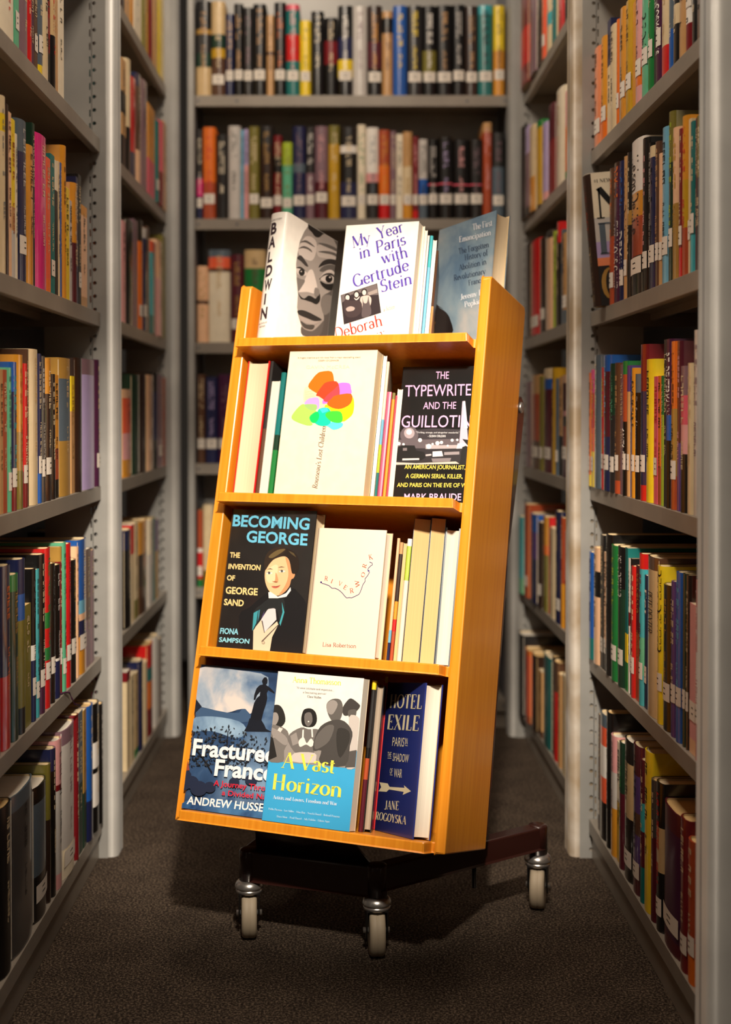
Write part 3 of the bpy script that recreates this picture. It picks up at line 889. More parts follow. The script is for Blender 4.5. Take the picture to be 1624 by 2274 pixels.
back(1, 'second', '''
438 451 289 charcoal*.5+navy*.55+magenta*.75+navy Sivory L
451.5 480 283 orange*.6+rust Sred L40
480.5 507.5 299 black Sivory
508 535.5 281 pale_grey
536 542 288 sky_blue P
542.5 552.5 288 lavender*.4+pink
553 577 281 olive*.4+olive Scream L40
577.5 608 281 charcoal*.2+dark_brown Sgold L
608.5 627 301 dark_red*.25+black*.45+dark_red Scream L36
627.5 650 317 lime*.3+mint Solive L
650.5 679.5 282 navy*.4+slate*.5+navy Smauve L36
680 699 283 charcoal*.5+mauve Swhite L38
700 729 281 mauve*.6+maroon*.7+maroon Spink L44
730 755 279 olive*.2+mustard Scream
756 793 283 black*.2+white*.28+black*.6+navy Scream L34
794 813 277 ivory Sgreen L38
814 841.5 284 white*.5+pink*.6+charcoal Sslate L38
842 866 289 rust*.4+orange*.8+red Samber L38
866.5 880 292 mauve L38
880.5 894.5 298 ivory P
895 916 293 tan*.4+cream*.8+amber Sgold L38
916.5 929.5 303 dark_red*.9+red Spink L38
930 950 310 pale_grey*.5+blue*.7+slate L38
950.5 973 309 black*.56+rose*.58+black Spale_grey L40
974 1006 306 black*.56+rose*.58+black Slavender L40 =black_red_striped
1006.5 1042 311 black*.56+rose*.58+black Spink L40
1042.5 1072 311 black*.56+rose*.58+black Smauve L40
1072.5 1092 273 tan*.1+rust Spink
1092.5 1119.5 296 charcoal*.4+slate Smauve L36''')
back(2, 'third', '''
438 462.5 592 peach*.45+brown*.5+peach Sgold
463.5 511.5 555 slate*.08+coral*.2+brown*.24+ivory Ssand =thick_cream_picture_topped
512.5 542.5 566 maroon Sgold L36
543.5 590 555 sand*.2+green*.5+sand Sbrown =cream_and_green_photo''')
back(3, 'fourth', '''
438 456 832 brown L40
456.5 484 838 navy*.3+navy Slavender L40
484.5 514 832 plum Smauve L40''')
row('B', YB + SPINE_OFF, SHELF_B[4], '''
438 449 1134 rust*.5+white*.55+red*.9+green L
450 474 1121 cream*.8+olive Ssand''', 'from its left end', 'fifth shelf, end bookcase', 'books on the end bookcase')
# the large novel turned cover out at the post, leaning on its neighbours
M = Matrix.Translation((0.4615, 2.4515, SHELF_R[2] + 0.0006)) @ Matrix.Rotation(R(-90), 4, 'Z') @ Matrix.Rotation(R(5.0), 4, 'X')
e = empty('hardcover_book', M)
tag(e, 'thick leaning hardcover by the scuffed post with N, D and gold G on its cover', 'book', 'books on the near right bookcase')
b = MB(); t, d, h = 0.05, 0.155, 0.240
c = cover_mesh(b, t, d, h, [(.34, 'ivory'), (.52, 'pale_grey'), (.64, 'lavender'), (.70, 'salmon'), (1, 'charcoal')], False, .3, .6)
pth = spine_path(t, d, False)[1:-1]
b.grid([[(p[0], p[1] - .0004, z) for p in pth] for z in (0.001, h - .001)], mat('dark_brown', .4))
def side_word(words, y0, z0, w, hh, colr, T=.16):
    polys, wid = serif(words, T, .05); m = mat(colr, .45)
    for q in polys: b.face([(t + .0006, y0 + u / wid * w, z0 + v * hh) for u, v in q], m)
side_word('N', .006, .158, .060, .054, 'black'); side_word('D', .006, .094, .056, .054, 'slate'); side_word('G', .008, .012, .034, .055, 'gold', .2)
side_word('#1 NEW YORK TIMES', .008, .222, .09, .006, 'charcoal'); side_word('A NOVEL', .020, .066, .034, .006, 'charcoal')
spine_words(b, t, False, 'NELSON', 'rust', h * .93, h * .50, .3 * t, 's'); spine_words(b, t, False, 'DEMILLE', 'sand', h * .46, h * .04, .3 * t, 's')
b.build('cover', e)
b = MB(); page_mesh(b, t, d, h, c, False, PAGES_W); b.build('page_block', e)
# thin ribbon marker hanging over a shelf edge
b = MB(); pts = [hit(x, y, (XL + .0035 * k, 0, 0), (1, 0, 0)) for k, (x, y) in enumerate([(134, 1526), (148, 1528), (158, 1538), (166, 1552), (174, 1564), (188, 1567)])]
pts = [Vector((XL - .012, pts[0].y, SHELF_L[4] + .002)), Vector((XL + .0015, pts[1].y, SHELF_L[4] + .0025))] + [Vector((XL + .004 + .002 * k, p.y, p.z)) for k, p in enumerate(pts[2:])]
b.tube(pts, .0016, mat('plum', .6))
tag(b.build('ribbon_bookmark'), 'thin plum ribbon bookmark hanging over the edge of the left bookcase fourth shelf', 'bookmark')

# ------------------------------------------------------------------ the wooden book cart
PSI, LAM = -0.4008, 0.2607
O3 = Vector((-0.2484, 2.1098, 0.2105))
CW, CT, CP = 0.4098, 0.0201, 0.0347
CV = {1: .7957, 2: .5275, 3: .2735, 4: .0163}
UX = Vector((math.cos(PSI), math.sin(PSI), 0)); NX = Vector((-math.sin(PSI), math.cos(PSI), 0)); ZX = Vector((0, 0, 1))
VX = ZX * math.cos(LAM) + NX * math.sin(LAM); WX = NX * math.cos(LAM) - ZX * math.sin(LAM)
CM = Matrix(((UX.x, WX.x, VX.x, O3.x), (UX.y, WX.y, VX.y, O3.y), (UX.z, WX.z, VX.z, O3.z), (0, 0, 0, 1)))
CI = CM.inverted()
def cl(x, y, w):
    """photo pixel to cart coordinates (u, w, v) on the plane w"""
    return CI @ hit(x, y, O3 + WX * w, WX)
cart = empty('book_cart', Matrix.Translation((0.0, 2.18, 0)))
tag(cart, 'sloping orange beech book display cart on casters standing in the aisle', 'book cart')
CB = Matrix.Translation((0.0, -2.18, 0)) @ CM
LF, LB, CD = .9031, .9234, .2136
for x0, th in ((-.0225, .0185), (CW + .0052, .0158)):
    b = MB()
    poly = [(0, 0), (CD, 0), (CD, LB - .012), (CD - .006, LB - .003), (.006, LF + .0005), (0, LF - .005)]
    b.prism(poly, lambda p, t: (t, p[0], p[1]), x0, x0 + th, WOOD)
    b.build('side_panel', cart, CB, bevel=.0022)
for k in (1, 2, 3, 4):
    b = MB(); v = CV[k]
    b.prism([(.0004, -CP), (CW - .0006, -CP), (CW - .0006, 0), (CW + .005, .001), (CW + .005, CD - .012), (-.0038, CD - .012), (-.0038, .001), (.0004, 0)], lambda p, t: (p[0], p[1], t), v - .0158, v, WOOD)
    b.build('shelf', cart, CB, bevel=.0022)
    b = MB()
    for (u, w) in ((.15, -.01),):
        pass
b = MB(); b.box(-.0036, CW + .0048, CD - .011, CD - .001, .002, CV[1] + .03, WOOD); b.build('back_panel', cart, CB)
DARK = mat('brown_enamel', .28, 0, .4, rgb=(46, 20, 16), var=.05)
CHROME = mat('brushed_metal', .28, .9, rgb=(196, 192, 188), var=.03)
RUB = mat('grey_rubber', .6, rgb=(168, 152, 130), var=.06); BLK = mat('black_plastic', .4, rgb=(22, 20, 20))
B0 = Matrix.Translation((0.0, -2.18, 0))
LC, FC, RC = Vector((-.155, 2.160, 0)), Vector((.052, 2.086, 0)), Vector((.336, 2.288, 0))
KC = LC + Vector((.336, .942, 0)) * .29
def bar(b, p, q, hw, z0, z1, m):
    d = (q - p).normalized(); s = Vector((-d.y, d.x, 0)) * hw
    pts = [p + s, p - s, q - s, q + s]
    b.grid([[(a.x, a.y, z) for a in pts] for z in (z0, z1)], m, True, False, True)
zt, zb = .1475, .1105
b = MB(); bar(b, LC, FC, .012, .098, .146, DARK); b.build('front_rail', cart, B0, bevel=.003)
b = MB(); bar(b, FC, RC, .014, .108, .1465, DARK); b.build('base_arm', cart, B0, bevel=.003)
b = MB(); bar(b, LC, KC, .014, .108, .1465, DARK); b.build('base_arm', cart, B0, bevel=.003)
# bracket plate that carries the shelves on the front rail, following their slope
e_ = (FC - LC).normalized(); n_ = Vector((-e_.y, e_.x, 0))
b = MB()
P = [LC + e_ * .008, FC - e_ * .012]
lo = [(p + n_ * s) + Vector((0, 0, .140)) for p in P for s in (.012, .018)]
def under(u, w): return CM @ Vector((u, w, -.0015))
ua, ub = .085, .252
b.face([lo[0], lo[2], under(ub, .070), under(ua, .070)], DARK); b.face([lo[1], lo[3], under(ub, .076), under(ua, .076)], DARK)
b.face([lo[0], lo[1], under(ua, .076), under(ua, .070)], DARK); b.face([lo[2], lo[3], under(ub, .076), under(ub, .070)], DARK)
b.build('support_plate', cart, B0)
# the pair of sloping struts behind the panels, bolted near the top
for u0 in (CW + .0085, -.0220):
    b = MB()
    top = Vector((u0, CD + .012, .735)); bot = CI @ (Vector((RC.x * .55, RC.y, .13)) if u0 > .1 else Vector((KC.x, KC.y, .13)))
    poly = []
    a = top; hw = .014
    pts = [(CD + .001, .755), (CD + .018, .764), (CD + .034, .757), (CD + .043, .735), (CD + .036, .66), (CD + .010, .48), (CD + .010, .02), (CD + .001, .02)]
    b.prism(pts, lambda p, t: (t, p[0], p[1]), u0, u0 + .012, DARK)
    b.build('strut', cart, CB, bevel=.002)
    b = MB(); b.lathe([(.0001, .0), (.010, .0), (.009, .004), (.0001, .005)], CHROME, 16, (u0 + .0125, CD + .012, .742), 'X'); b.build('bolt', cart, CB)
b = MB(); b.lathe([(.004, .07), (.004, .108)], BLK, 10, (FC.x * .35 + RC.x * .65 - .02, FC.y * .35 + RC.y * .65 - .02, 0)); b.build('stop_pin', cart, B0)
for c, yaw, off in ((LC, 4, 0.006), (FC, 3, 0.004), (RC, -13, -0.002), (KC, 12, 0)):
    Mc = B0 @ Matrix.Translation(c)
    b = MB(); b.lathe([(.0001, .0985), (.0165, .0985), (.0165, .1450), (.0155, .1475), (.010, .1490), (.0001, .1492)], DARK, 20); b.build('stem_sleeve', cart, Mc)
    k = empty('caster'); k.parent = cart; k.matrix_basis = Mc @ Matrix.Rotation(R(yaw), 4, 'Z')
    b = MB(); b.lathe([(.0001, .0780), (.0215, .0780), (.0220, .0830), (.0205, .0836), (.0205, .0850), (.0232, .0858), (.0236, .0880), (.0215, .0935), (.0175, .0975), (.0130, .0985), (.0001, .0985)], CHROME, 28); b.build('cap', k)
    b = MB()
    rr, y0 = .0400, .008
    for s in (-1, 1):
        poly = [(-.017, .0785), (.021, .0785), (.024, .060), (.020, .036), (y0 + .006, .028), (y0 - .006, .028), (-.010, .045)]
        b.prism(poly, lambda p, t: (t, p[0], p[1]), s * .0150, s * .0172, BLK)
    b.box(-.0172, .0172, -.017, .021, .0765, .0786, BLK)
    b.lathe([(.0001, -.021), (.0045, -.021), (.0045, .021), (.0001, .021)], CHROME, 12, (0, y0, .0400), 'X')
    b.build('fork', k)
    b = MB(); b.lathe([(.0001, -.0125), (.030, -.0125), (.0365, -.0120), (.0395, -.0085), (.0400, -.004), (.0398, -.0008), (.0392, 0), (.0398, .0008), (.0400, .004), (.0395, .0085), (.0365, .0120), (.030, .0125), (.0001, .0125)], RUB, 36, (0, y0, .0400), 'X'); b.build('wheel', k)

# ------------------------------------------------------------------ books on the cart
ZO = dict(a=(540, 450, 6.246), b=(740, 480, 6.246), c=(730, 450, 3.455), d=(480, 750, 4.06), e=(780, 770, 3.867), f=(440, 1110, 5.413), g=(660, 1130, 3.867), h=(390, 1450, 3.69), i=(770, 1480, 4.511))
def zp(k, p):
    o = ZO[k]; return (o[0] + p[0] / o[2], o[1] + p[1] / o[2])
class FaceBook:
    """a closed book standing on a cart shelf; bl and br are where the two lower corners of its front board show, wl and wr how far they stand from the panels' front edges"""
    def __init__(s, name, label, k, bl, br, wl, wr, top, t, bands, soft=False, pages=None, coat=0.6, group='books on the wooden cart', width=None, ang=None):
        A = cl(*bl, wl); v = CV[k] + .0006
        B = cl(*br, wr) if ang is None else A + Vector((width * math.cos(R(ang)), width * math.sin(R(ang)), 0))
        dx, dy = B.x - A.x, B.y - A.y; s.w = width or math.hypot(dx, dy); a = math.atan2(dy, dx)
        s.h = cl(*top, wl).z - v
        s.M = CM @ Matrix.Translation((A.x, A.y, v)) @ Matrix.Rotation(a, 4, 'Z')     # x along the board, y into the book, z up
        s.I = s.M.inverted(); s.t = t; s.lift = .0002
        s.e = empty(name, s.M); tag(s.e, label, 'book', group)
        # the cover profile has its spine on local y = 0: turn it so that the spine is on the board's left
        L = Matrix(((0, 1, 0, 0), (1, 0, 0, 0), (0, 0, 1, 0), (0, 0, 0, 1)))
        b = MB(); c = cover_mesh(b, t, s.w, s.h, bands, soft, .32, coat); b.build('cover', s.e, L)
        b = MB(); page_mesh(b, t, s.w, s.h, c, soft, pages or PAGES_W); b.build('page_block', s.e, L)
        s.soft = soft; s.art = MB(); s.txt = MB(); s.plane = 'front'
    def loc(s, x, y):
        if s.plane == 'front':
            q = s.I @ hit(x, y, s.M @ Vector((0, -s.lift, 0)), s.M.to_3x3() @ Vector((0, 1, 0))); return (q.x, q.z)
        q = s.I @ hit(x, y, s.M @ Vector((-.004, 0, 0)), s.M.to_3x3() @ Vector((1, 0, 0))); return (q.y, q.z)
    def put(s, mb, poly, m):
        if s.plane == 'front' and (max(p[0] for p in poly) < .003 or min(p[0] for p in poly) > s.w - .001): return
        if s.plane == 'front': mb.face([(min(max(p[0], .0005), s.w - .0005), -s.lift, min(max(p[1], .0005), s.h - .0005)) for p in poly], m)
        else: mb.face([(-.0006 + spine_y(s.t, min(max(p[0], 0), s.t), s.soft) , p[0], p[1]) for p in poly], m)
    def shape(s, z, pts, rgb, sm=True):
        m = rgb if not isinstance(rgb, tuple) else flat(rgb)
        if sm and len(pts) > 4: pts = smooth_poly(pts)
        s.put(s.art, [s.loc(*zp(z, p)) for p in pts], m); s.lift += .000012
    def disc(s, z, c, r, rgb, ry=None):
        s.shape(z, [(c[0] + r * math.cos(R(t)), c[1] + (ry or r) * math.sin(R(t))) for t in range(0, 360, 24)], rgb, False)
    def word(s, z, body, p0, p1, pt, rgb, font='n', T=.13, t=.045, bold=0.0):
        polys, wid = serif(body, T, t) if font == 's' else sans(body, bold)
        a, c, u = s.loc(*zp(z, p0)), s.loc(*zp(z, p1)), s.loc(*zp(z, pt))
        ex = ((c[0] - a[0]) / wid, (c[1] - a[1]) / wid); ey = (u[0] - a[0], u[1] - a[1]); m = flat(rgb)
        keep = s.lift; s.lift = max(s.lift, .0006) if s.plane == 'front' else s.lift
        for q in polys:
            pts = [(a[0] + p[0] * ex[0] + p[1] * ey[0], a[1] + p[0] * ex[1] + p[1] * ey[1]) for p in q]
            if s.plane == 'front' and (max(p[0] for p in pts) > s.w + .004 or min(p[1] for p in pts) < -.004): continue
            s.put(s.txt, pts, m)
        s.lift = keep
    def line(s, z, pts, wpx, rgb):
        m = flat(rgb); q = [s.loc(*zp(z, p)) for p in pts]
        for poly in strip(q, lambda a, b: wpx): s.put(s.art, poly, m)
    def done(s):
        if s.art.f: s.art.build('cover_picture', s.e)
        if s.txt.f: s.txt.build('title_lettering', s.e)
def edge_book(k, x0, x1, yb, xt, yt, w, d, bands, label, soft=False, fore=True, pages=None, yaw=None, coat=.4, sticker=None, title=None):
    if yaw is None: yaw = 18.0
    A = cl(x0, yb, w); B = cl(x1, yb, w); v = CV[k] + .0006; t = max((B.x - A.x) * (.94 if yaw else 1) - .0003, .003)
    h = cl(xt, yt, w).z - v
    M = CM @ Matrix.Translation((A.x, A.y, v)) @ Matrix.Rotation(R(yaw), 4, 'Z')
    if not fore: return shelf_book(M, t, d, h, bands, soft, label, 'books on the wooden cart', sticker, title)
    e = empty('paperback_book' if soft else 'hardcover_book', M); tag(e, label, 'book', 'books on the wooden cart')
    b = MB(); c = cover_mesh(b, t, d, h, bands, soft, .34, coat, True); b.build('cover', e)
    b = MB(); page_mesh(b, t, d, h, c, soft, pages or PAGES, True); b.build('page_block', e)
    return e
K = lambda *c: tuple(c)
BLACK, INK = (14, 12, 13), (38, 30, 40)
# --- top shelf
bk = FaceBook('hardcover_book', 'white hardcover with a large black and white face, corner first on the cart top shelf', 1, (607, 752), None, -.004, .088, (638, 470), .040, [(1, 'white')], False, PAGES_W, width=.150, ang=77)
def g(v): return (v, int(v * .95), int(v * .92))
A_ = lambda pts, v, sm=True: bk.shape('a', pts, g(v), sm)
A_([(930,238),(1180,300),(1405,372),(1400,700),(1350,1100),(1300,1500),(1255,1845),(1000,1845),(835,1845),(805,1700),(765,1570),(748,1450),(760,1270),(742,1050),(735,850),(755,700),(790,530),(850,400),(905,320)], 158, False)
A_([(800,560),(870,470),(960,480),(1020,560),(1010,700),(960,800),(880,790),(780,720),(765,640)], 205)
A_([(1020,600),(1160,590),(1290,650),(1330,720),(1290,790),(1140,770),(1040,740)], 188)
A_([(900,960),(960,930),(1000,1040),(1030,1190),(1000,1260),(900,1240),(830,1240),(775,1240),(770,1200),(840,1110)], 214)
A_([(745,1040),(800,1060),(860,1080),(820,1160),(765,1230),(755,1150)], 120)
A_([(1405,372),(1400,760),(1350,1100),(1300,1500),(1255,1845),(1040,1845),(1110,1680),(1120,1560),(1080,1430),(1100,1300),(1220,1220),(1310,1060),(1340,800),(1300,600),(1260,480)], 84)
A_([(1100,1300),(1200,1280),(1260,1350),(1230,1480),(1130,1560),(1085,1440)], 118)
A_([(830,1845),(805,1720),(860,1760),(960,1780),(1060,1700),(1120,1640),(1060,1845)], 96)
A_([(930,238),(1150,292),(1405,372),(1398,640),(1350,540),(1290,470),(1220,430),(1130,425),(1060,480),(1000,470),(955,410),(905,350)], 34)
for q in ([(780,560),(860,520),(940,560),(1000,620),(940,590),(860,550)], [(770,640),(840,600),(930,640),(960,690),(900,650),(830,630)], [(1040,560),(1150,570),(1290,630),(1330,690),(1240,650),(1120,600)], [(1040,680),(1150,670),(1280,700),(1320,760),(1230,720),(1130,700)]):
    A_(q, 96)
A_([(748,770),(800,730),(860,800),(905,880),(870,880),(800,810)], 62)
A_([(1045,900),(1110,810),(1220,780),(1345,830),(1330,890),(1220,850),(1120,870)], 44)
A_([(1060,940),(1120,880),(1230,860),(1320,910),(1300,990),(1200,930),(1110,960)], 92)
A_([(735,905),(800,890),(870,950),(890,1005),(860,960),(790,915)], 52)
A_([(738,915),(800,922),(870,955),(892,1000),(810,1015),(755,985)], 206); bk.disc('a', (815, 968), 42, g(38), 48); bk.disc('a', (808, 955), 10, g(190))
A_([(1065,1050),(1130,960),(1220,930),(1300,1000),(1310,1050),(1240,980),(1140,990)], 196)
A_([(1060,1055),(1130,990),(1220,980),(1300,1050),(1280,1075),(1210,1005),(1140,1010),(1080,1065)], 26)
A_([(1072,1060),(1135,1010),(1215,1005),(1280,1060),(1245,1105),(1150,1100)], 196); bk.disc('a', (1192, 1056), 50, g(24), 54); bk.disc('a', (1205, 1035), 11, g(214))
A_([(1070,1085),(1150,1125),(1250,1118),(1310,1060),(1300,1170),(1200,1220),(1100,1160)], 30)
A_([(765,1250),(800,1300),(850,1330),(905,1290),(960,1305),(1010,1330),(1060,1250),(1070,1350),(1020,1410),(950,1380),(860,1350),(800,1330)], 36)
A_([(1000,1180),(1050,1200),(1060,1270),(1010,1310),(985,1260)], 130)
A_([(755,1500),(820,1490),(900,1515),(990,1560),(1095,1625),(990,1640),(900,1605),(810,1570),(765,1540)], 50)
A_([(770,1560),(830,1585),(910,1620),(1000,1645),(1060,1645),(990,1690),(890,1680),(800,1630)], 168)
A_([(800,1640),(880,1690),(990,1700),(960,1760),(860,1740),(815,1690)], 78)
bk.plane = 'spine'
for L_, p0, p1, pt in (('B',(382,445),(465,420),(396,290)),('A',(350,640),(448,612),(366,486)),('L',(340,832),(407,806),(356,690)),('D',(308,1030),(403,1000),(324,880)),('W',(288,1225),(392,1195),(304,1080)),('I',(290,1412),(314,1405),(306,1268)),('N',(238,1622),(332,1602),(254,1466))):
    bk.word('a', L_, p0, p1, pt, (52, 38, 46), bold=.035)
bk.word('a', 'A LOVE STORY', (368, 272), (540, 228), (370, 248), INK); bk.word('a', 'NICHOLAS', (216, 1700), (336, 1668), (219, 1676), INK); bk.word('a', 'BOGGS', (228, 1738), (308, 1720), (231, 1714), INK)
bk.plane = 'front'; bk.done()

bk = FaceBook('paperback_book', 'white paperback with violet serif title and a tilted photo, on the cart top shelf', 1, (742, 750), (907, 748), -.012, -.012, (767, 501), .020, [(1, 'white')], True, PAGES_W)
V_, RD = (84, 62, 164), (214, 58, 44)
for t_, p0, p1, pt in (('My',(275,440),(520,365),(255,285)),('Year',(632,318),(985,212),(598,165)),('in',(370,595),(520,550),(350,440)),('Paris',(600,515),(1015,388),(580,355)),('with',(690,660),(1042,565),(658,505)),('Gertrude',(288,992),(1060,745),(258,826)),('Stein',(665,1058),(1098,935),(645,895))):
    bk.word('b', t_, p0, p1, pt, V_, 's', .16, .055)
bk.word('b', 'Deborah', (28, 1712), (690, 1512), (0, 1560), RD, 's', .13, .055); bk.word('b', 'vy', (625, 1735), (718, 1705), (606, 1560), RD, 's', .13, .055)
bk.word('b', 'a fiction', (700, 1325), (857, 1280), (700, 1268), (150, 130, 110), 's', .12, .05)
PH = [(104,1096),(612,930),(666,1340),(150,1504)]
bk.shape('b', PH, (44, 32, 36), False)
bk.shape('b', [(112,1100),(606,940),(625,1090),(470,1100),(380,1060),(250,1090),(150,1180),(126,1200)], (104, 92, 92), False)
bk.shape('b', [(480,1060),(610,1010),(618,1060),(500,1100)], (150, 136, 130), False)
for hx, hy in ((200, 1130), (325, 1090), (432, 1060)):
    bk.disc('b', (hx, hy - 8), 42, (30, 22, 24), 48); bk.disc('b', (hx, hy), 28, (214, 196, 186), 36)
bk.shape('b', [(380,1130),(430,1105),(490,1100),(530,1140),(520,1230),(470,1300),(430,1300),(380,1230)], (196, 176, 168)); bk.shape('b', [(405,1120),(425,1200),(470,1200),(490,1110),(500,1180),(530,1360),(400,1400),(410,1230)], (86, 74, 76))
bk.shape('b', [(160,1160),(250,1170),(380,1180),(400,1300),(330,1390),(200,1400),(150,1290)], (60, 46, 48)); bk.shape('b', [(180,1280),(240,1250),(300,1270),(280,1310),(200,1320)], (170, 152, 146))
bk.shape('b', [(290,1130),(325,1150),(370,1110),(350,1150),(315,1165)], (220, 205, 196))
bk.done()
edge_book(1, 908, 922, 747, 938, 501, .009, .13, [(1, 'ivory')], 'cream paperback with plain edge, first behind the violet-titled white paperback on the cart', True, True, PAGES_W)
edge_book(1, 922.5, 929, 746, 947, 511, .010, .13, [(1, 'ivory')], 'thin ivory paperback, second behind the violet-titled white paperback on the cart', True, True, PAGES_W)
edge_book(1, 929.5, 935, 745, 950, 522, .012, .13, [(.5, 'purple'), (1, 'navy')], 'thin violet-edged paperback between ivory and turquoise ones on the cart top shelf', True, True, PAGES_W)
edge_book(1, 935.5, 943, 745, 959, 523, .014, .13, [(.3, 'turquoise'), (1, 'sky_blue')], 'thin turquoise patterned paperback on the cart top shelf', True, False, PAGES_W)
edge_book(1, 943.5, 952, 744, 964, 533, .018, .13, [(1, 'white')], 'thin white paperback beside the turquoise one on the cart top shelf', True, True, PAGES_W)
edge_book(1, 952.5, 958, 744, 968, 556, .024, .13, [(.6, 'brown'), (1, 'tan')], 'thin brown paperback, last before the dusty blue book on the cart top shelf', True, False)
SKY = cloud_mat('dusty_blue_sky_print', [(.35, (96, 124, 150)), (.52, (136, 158, 172)), (.68, (176, 178, 178))], 9)
bk = FaceBook('hardcover_book', 'dusty blue cloudy-jacketed hardcover with white lettering, angled on the cart top shelf', 1, (952, 748), (1080, 752), .180, .105, (978, 512), .034, [(1, SKY)], False, PAGES)
bk.shape('c', [(700,1100),(780,940),(800,860),(790,780),(800,720),(820,500),(800,450),(760,420),(700,500)], BLACK); bk.shape('c', [(815,720),(830,780),(880,815),(840,800),(900,840),(935,900),(945,1010),(760,1020),(790,880),(800,790)], (26, 20, 20))
bk.shape('c', [(800,870),(820,920),(790,1010),(765,1010),(775,940)], (206, 150, 70), False); bk.shape('c', [(770,880),(790,930),(770,990),(760,960)], (190, 190, 196), False)
WH, DB = (232, 232, 236), (44, 56, 80)
for t_, p0, p1, pt, c_ in (('The First',(1108,212),(1258,176),(1105,166),WH),('Emancipation',(1003,305),(1246,248),(1003,262),WH),('The Forgotten',(1000,394),(1232,340),(997,352),DB),('History of',(1046,442),(1224,402),(1043,400),DB),('Abolition in',(1003,520),(1212,470),(1000,478),DB),('Revolutionary',(962,598),(1206,545),(960,556),DB),('France',(1075,636),(1190,608),(1072,596),DB),('Jeremy D.',(1013,746),(1194,705),(1012,704),WH),('Popkin',(1045,803),(1172,774),(1042,761),WH)):
    bk.word('c', t_, p0, p1, pt, c_, 's', .15, .05)
bk.done()
# --- second shelf
edge_book(2, 517, 566, 1092, 553, 802, .012, .14, [(1, 'red')], 'thick cream-paged hardcover with red board, first on the cart second shelf', False, True, PAGES, yaw=0.0)
edge_book(2, 566.5, 574, 1092, 600, 802, .012, .14, [(.5, 'charcoal'), (1, 'brown')], 'thin black-spined book between two page blocks on the cart second shelf', True, False, title='pale_grey', yaw=0.0)
edge_book(2, 574.5, 594, 1092, 615, 846, .016, .14, [(1, 'white')], 'white paperback with its white page edge facing out on the cart second shelf', True, True, PAGES_W, yaw=0.0)
edge_book(2, 594.5, 605, 1092, 629, 827, .016, .14, [(.5, 'teal'), (.62, 'dark_green'), (1, 'green')], 'slim glossy teal and green spine left of the petal-cover novel on the cart', True, False, coat=.8, yaw=0.0)
bk = FaceBook('hardcover_book', 'cream novel with bright overlapping petal shapes, face out on the cart second shelf', 2, (607, 1099), (807, 1103), -.026, -.026, (641, 781), .026, [(1, 'ivory')], True, PAGES)
D_ = lambda pts, rgb, sm=True: bk.shape('d', pts, rgb, sm)
D_([(790,490),(820,440),(900,490),(960,560),(1000,600),(985,640),(930,650),(890,560),(800,600)], (236, 208, 170))
for q in range(9): D_([(800,480+q*15),(870+q*8,486+q*15),(870+q*8,489+q*15),(800,483+q*15)], (196, 160, 120), False)
D_([(1215,530),(1245,580),(1235,680),(1190,730),(1140,755),(1100,700),(1000,665),(985,605),(1080,600)], (255, 206, 0))
D_([(950,305),(1042,305),(1065,390),(1075,470),(1010,500),(960,520),(890,490),(830,440),(870,370),(910,325)], (255, 106, 0))
D_([(1105,410),(1200,410),(1218,460),(1218,505),(1130,530),(1000,590),(958,590),(980,530),(1060,470)], (246, 112, 214))
D_([(960,430),(1000,400),(1085,393),(1112,450),(1110,530),(1060,580),(1000,575),(930,530),(902,515)], (244, 62, 26))
D_([(1060,470),(1105,430),(1114,500),(1090,560),(1040,580),(970,570),(1000,520)], (255, 64, 72))
D_([(1080,520),(1218,505),(1215,590),(1130,640),(1050,632),(1000,595),(1040,550)], (255, 92, 0))
D_([(860,542),(920,540),(932,590),(920,640),(850,625),(795,602),(820,560)], (204, 152, 238))
D_([(760,610),(800,600),(880,640),(905,680),(850,740),(872,782),(820,790),(720,755),(680,720),(705,670)], (164, 234, 92))
D_([(798,602),(902,602),(906,645),(870,656),(826,640)], (150, 186, 110))
D_([(1040,760),(1140,768),(1130,808),(1060,830),(1010,800),(980,790)], (88, 222, 240))
D_([(930,640),(1010,632),(1040,690),(1030,770),(970,797),(905,780),(880,740),(910,690)], (0, 208, 170))
D_([(870,685),(915,665),(930,710),(905,760),(865,765),(842,720)], (0, 222, 92))
D_([(985,700),(1020,665),(1122,666),(1142,740),(1110,768),(1040,755)], (62, 212, 52))
D_([(930,640),(1000,632),(1015,660),(960,680)], (60, 204, 214))
BRN = (112, 86, 68)
bk.word('d', "'A hugely inventive and rich novel from a major storytelling talent'", (735, 188), (1305, 182), (735, 173), BRN); bk.word('d', "JOSEPH O'CONNOR", (920, 214), (1108, 212), (920, 199), BRN)
bk.word('d', 'GAVIN McCREA', (812, 278), (1205, 275), (814, 249), (216, 206, 176))
bk.word('d', "Rousseau's Lost Children", (912, 1362), (992, 800), (868, 1352), (104, 50, 40), 's', .11, .05)
bk.done()
edge_book(2, 822, 830, 1103, 842, 790, -.012, .14, [(1, 'ivory')], 'cream paperback edge just right of the petal-cover novel on the cart', True, True, PAGES_W)
edge_book(2, 830.5, 837, 1104, 852, 803, .012, .13, [(.42, 'ivory'), (.6, 'sky_blue'), (.8, 'lime'), (1, 'teal')], 'slim spine cream above and blue green below on the cart second shelf', True, False)
edge_book(2, 837.5, 849, 1104, 862, 870, .030, .13, [(1, 'raspberry')], 'raspberry pink slim book on the cart second shelf', True, False)
edge_book(2, 849.5, 857, 1104, 869, 872, .036, .13, [(.06, 'olive'), (1, 'amber')], 'thin ochre spine between raspberry and cream books on the cart second shelf', True, False)
edge_book(2, 857.5, 861, 1104, 873, 878, .036, .13, [(1, 'rose')], 'very thin rose-red spine on the cart second shelf', True, False)
edge_book(2, 861.5, 873, 1104, 885, 864, .045, .13, [(1, 'cream')], 'cream paperback standing next to the black night-scene book on the cart', True, True, PAGES_W)
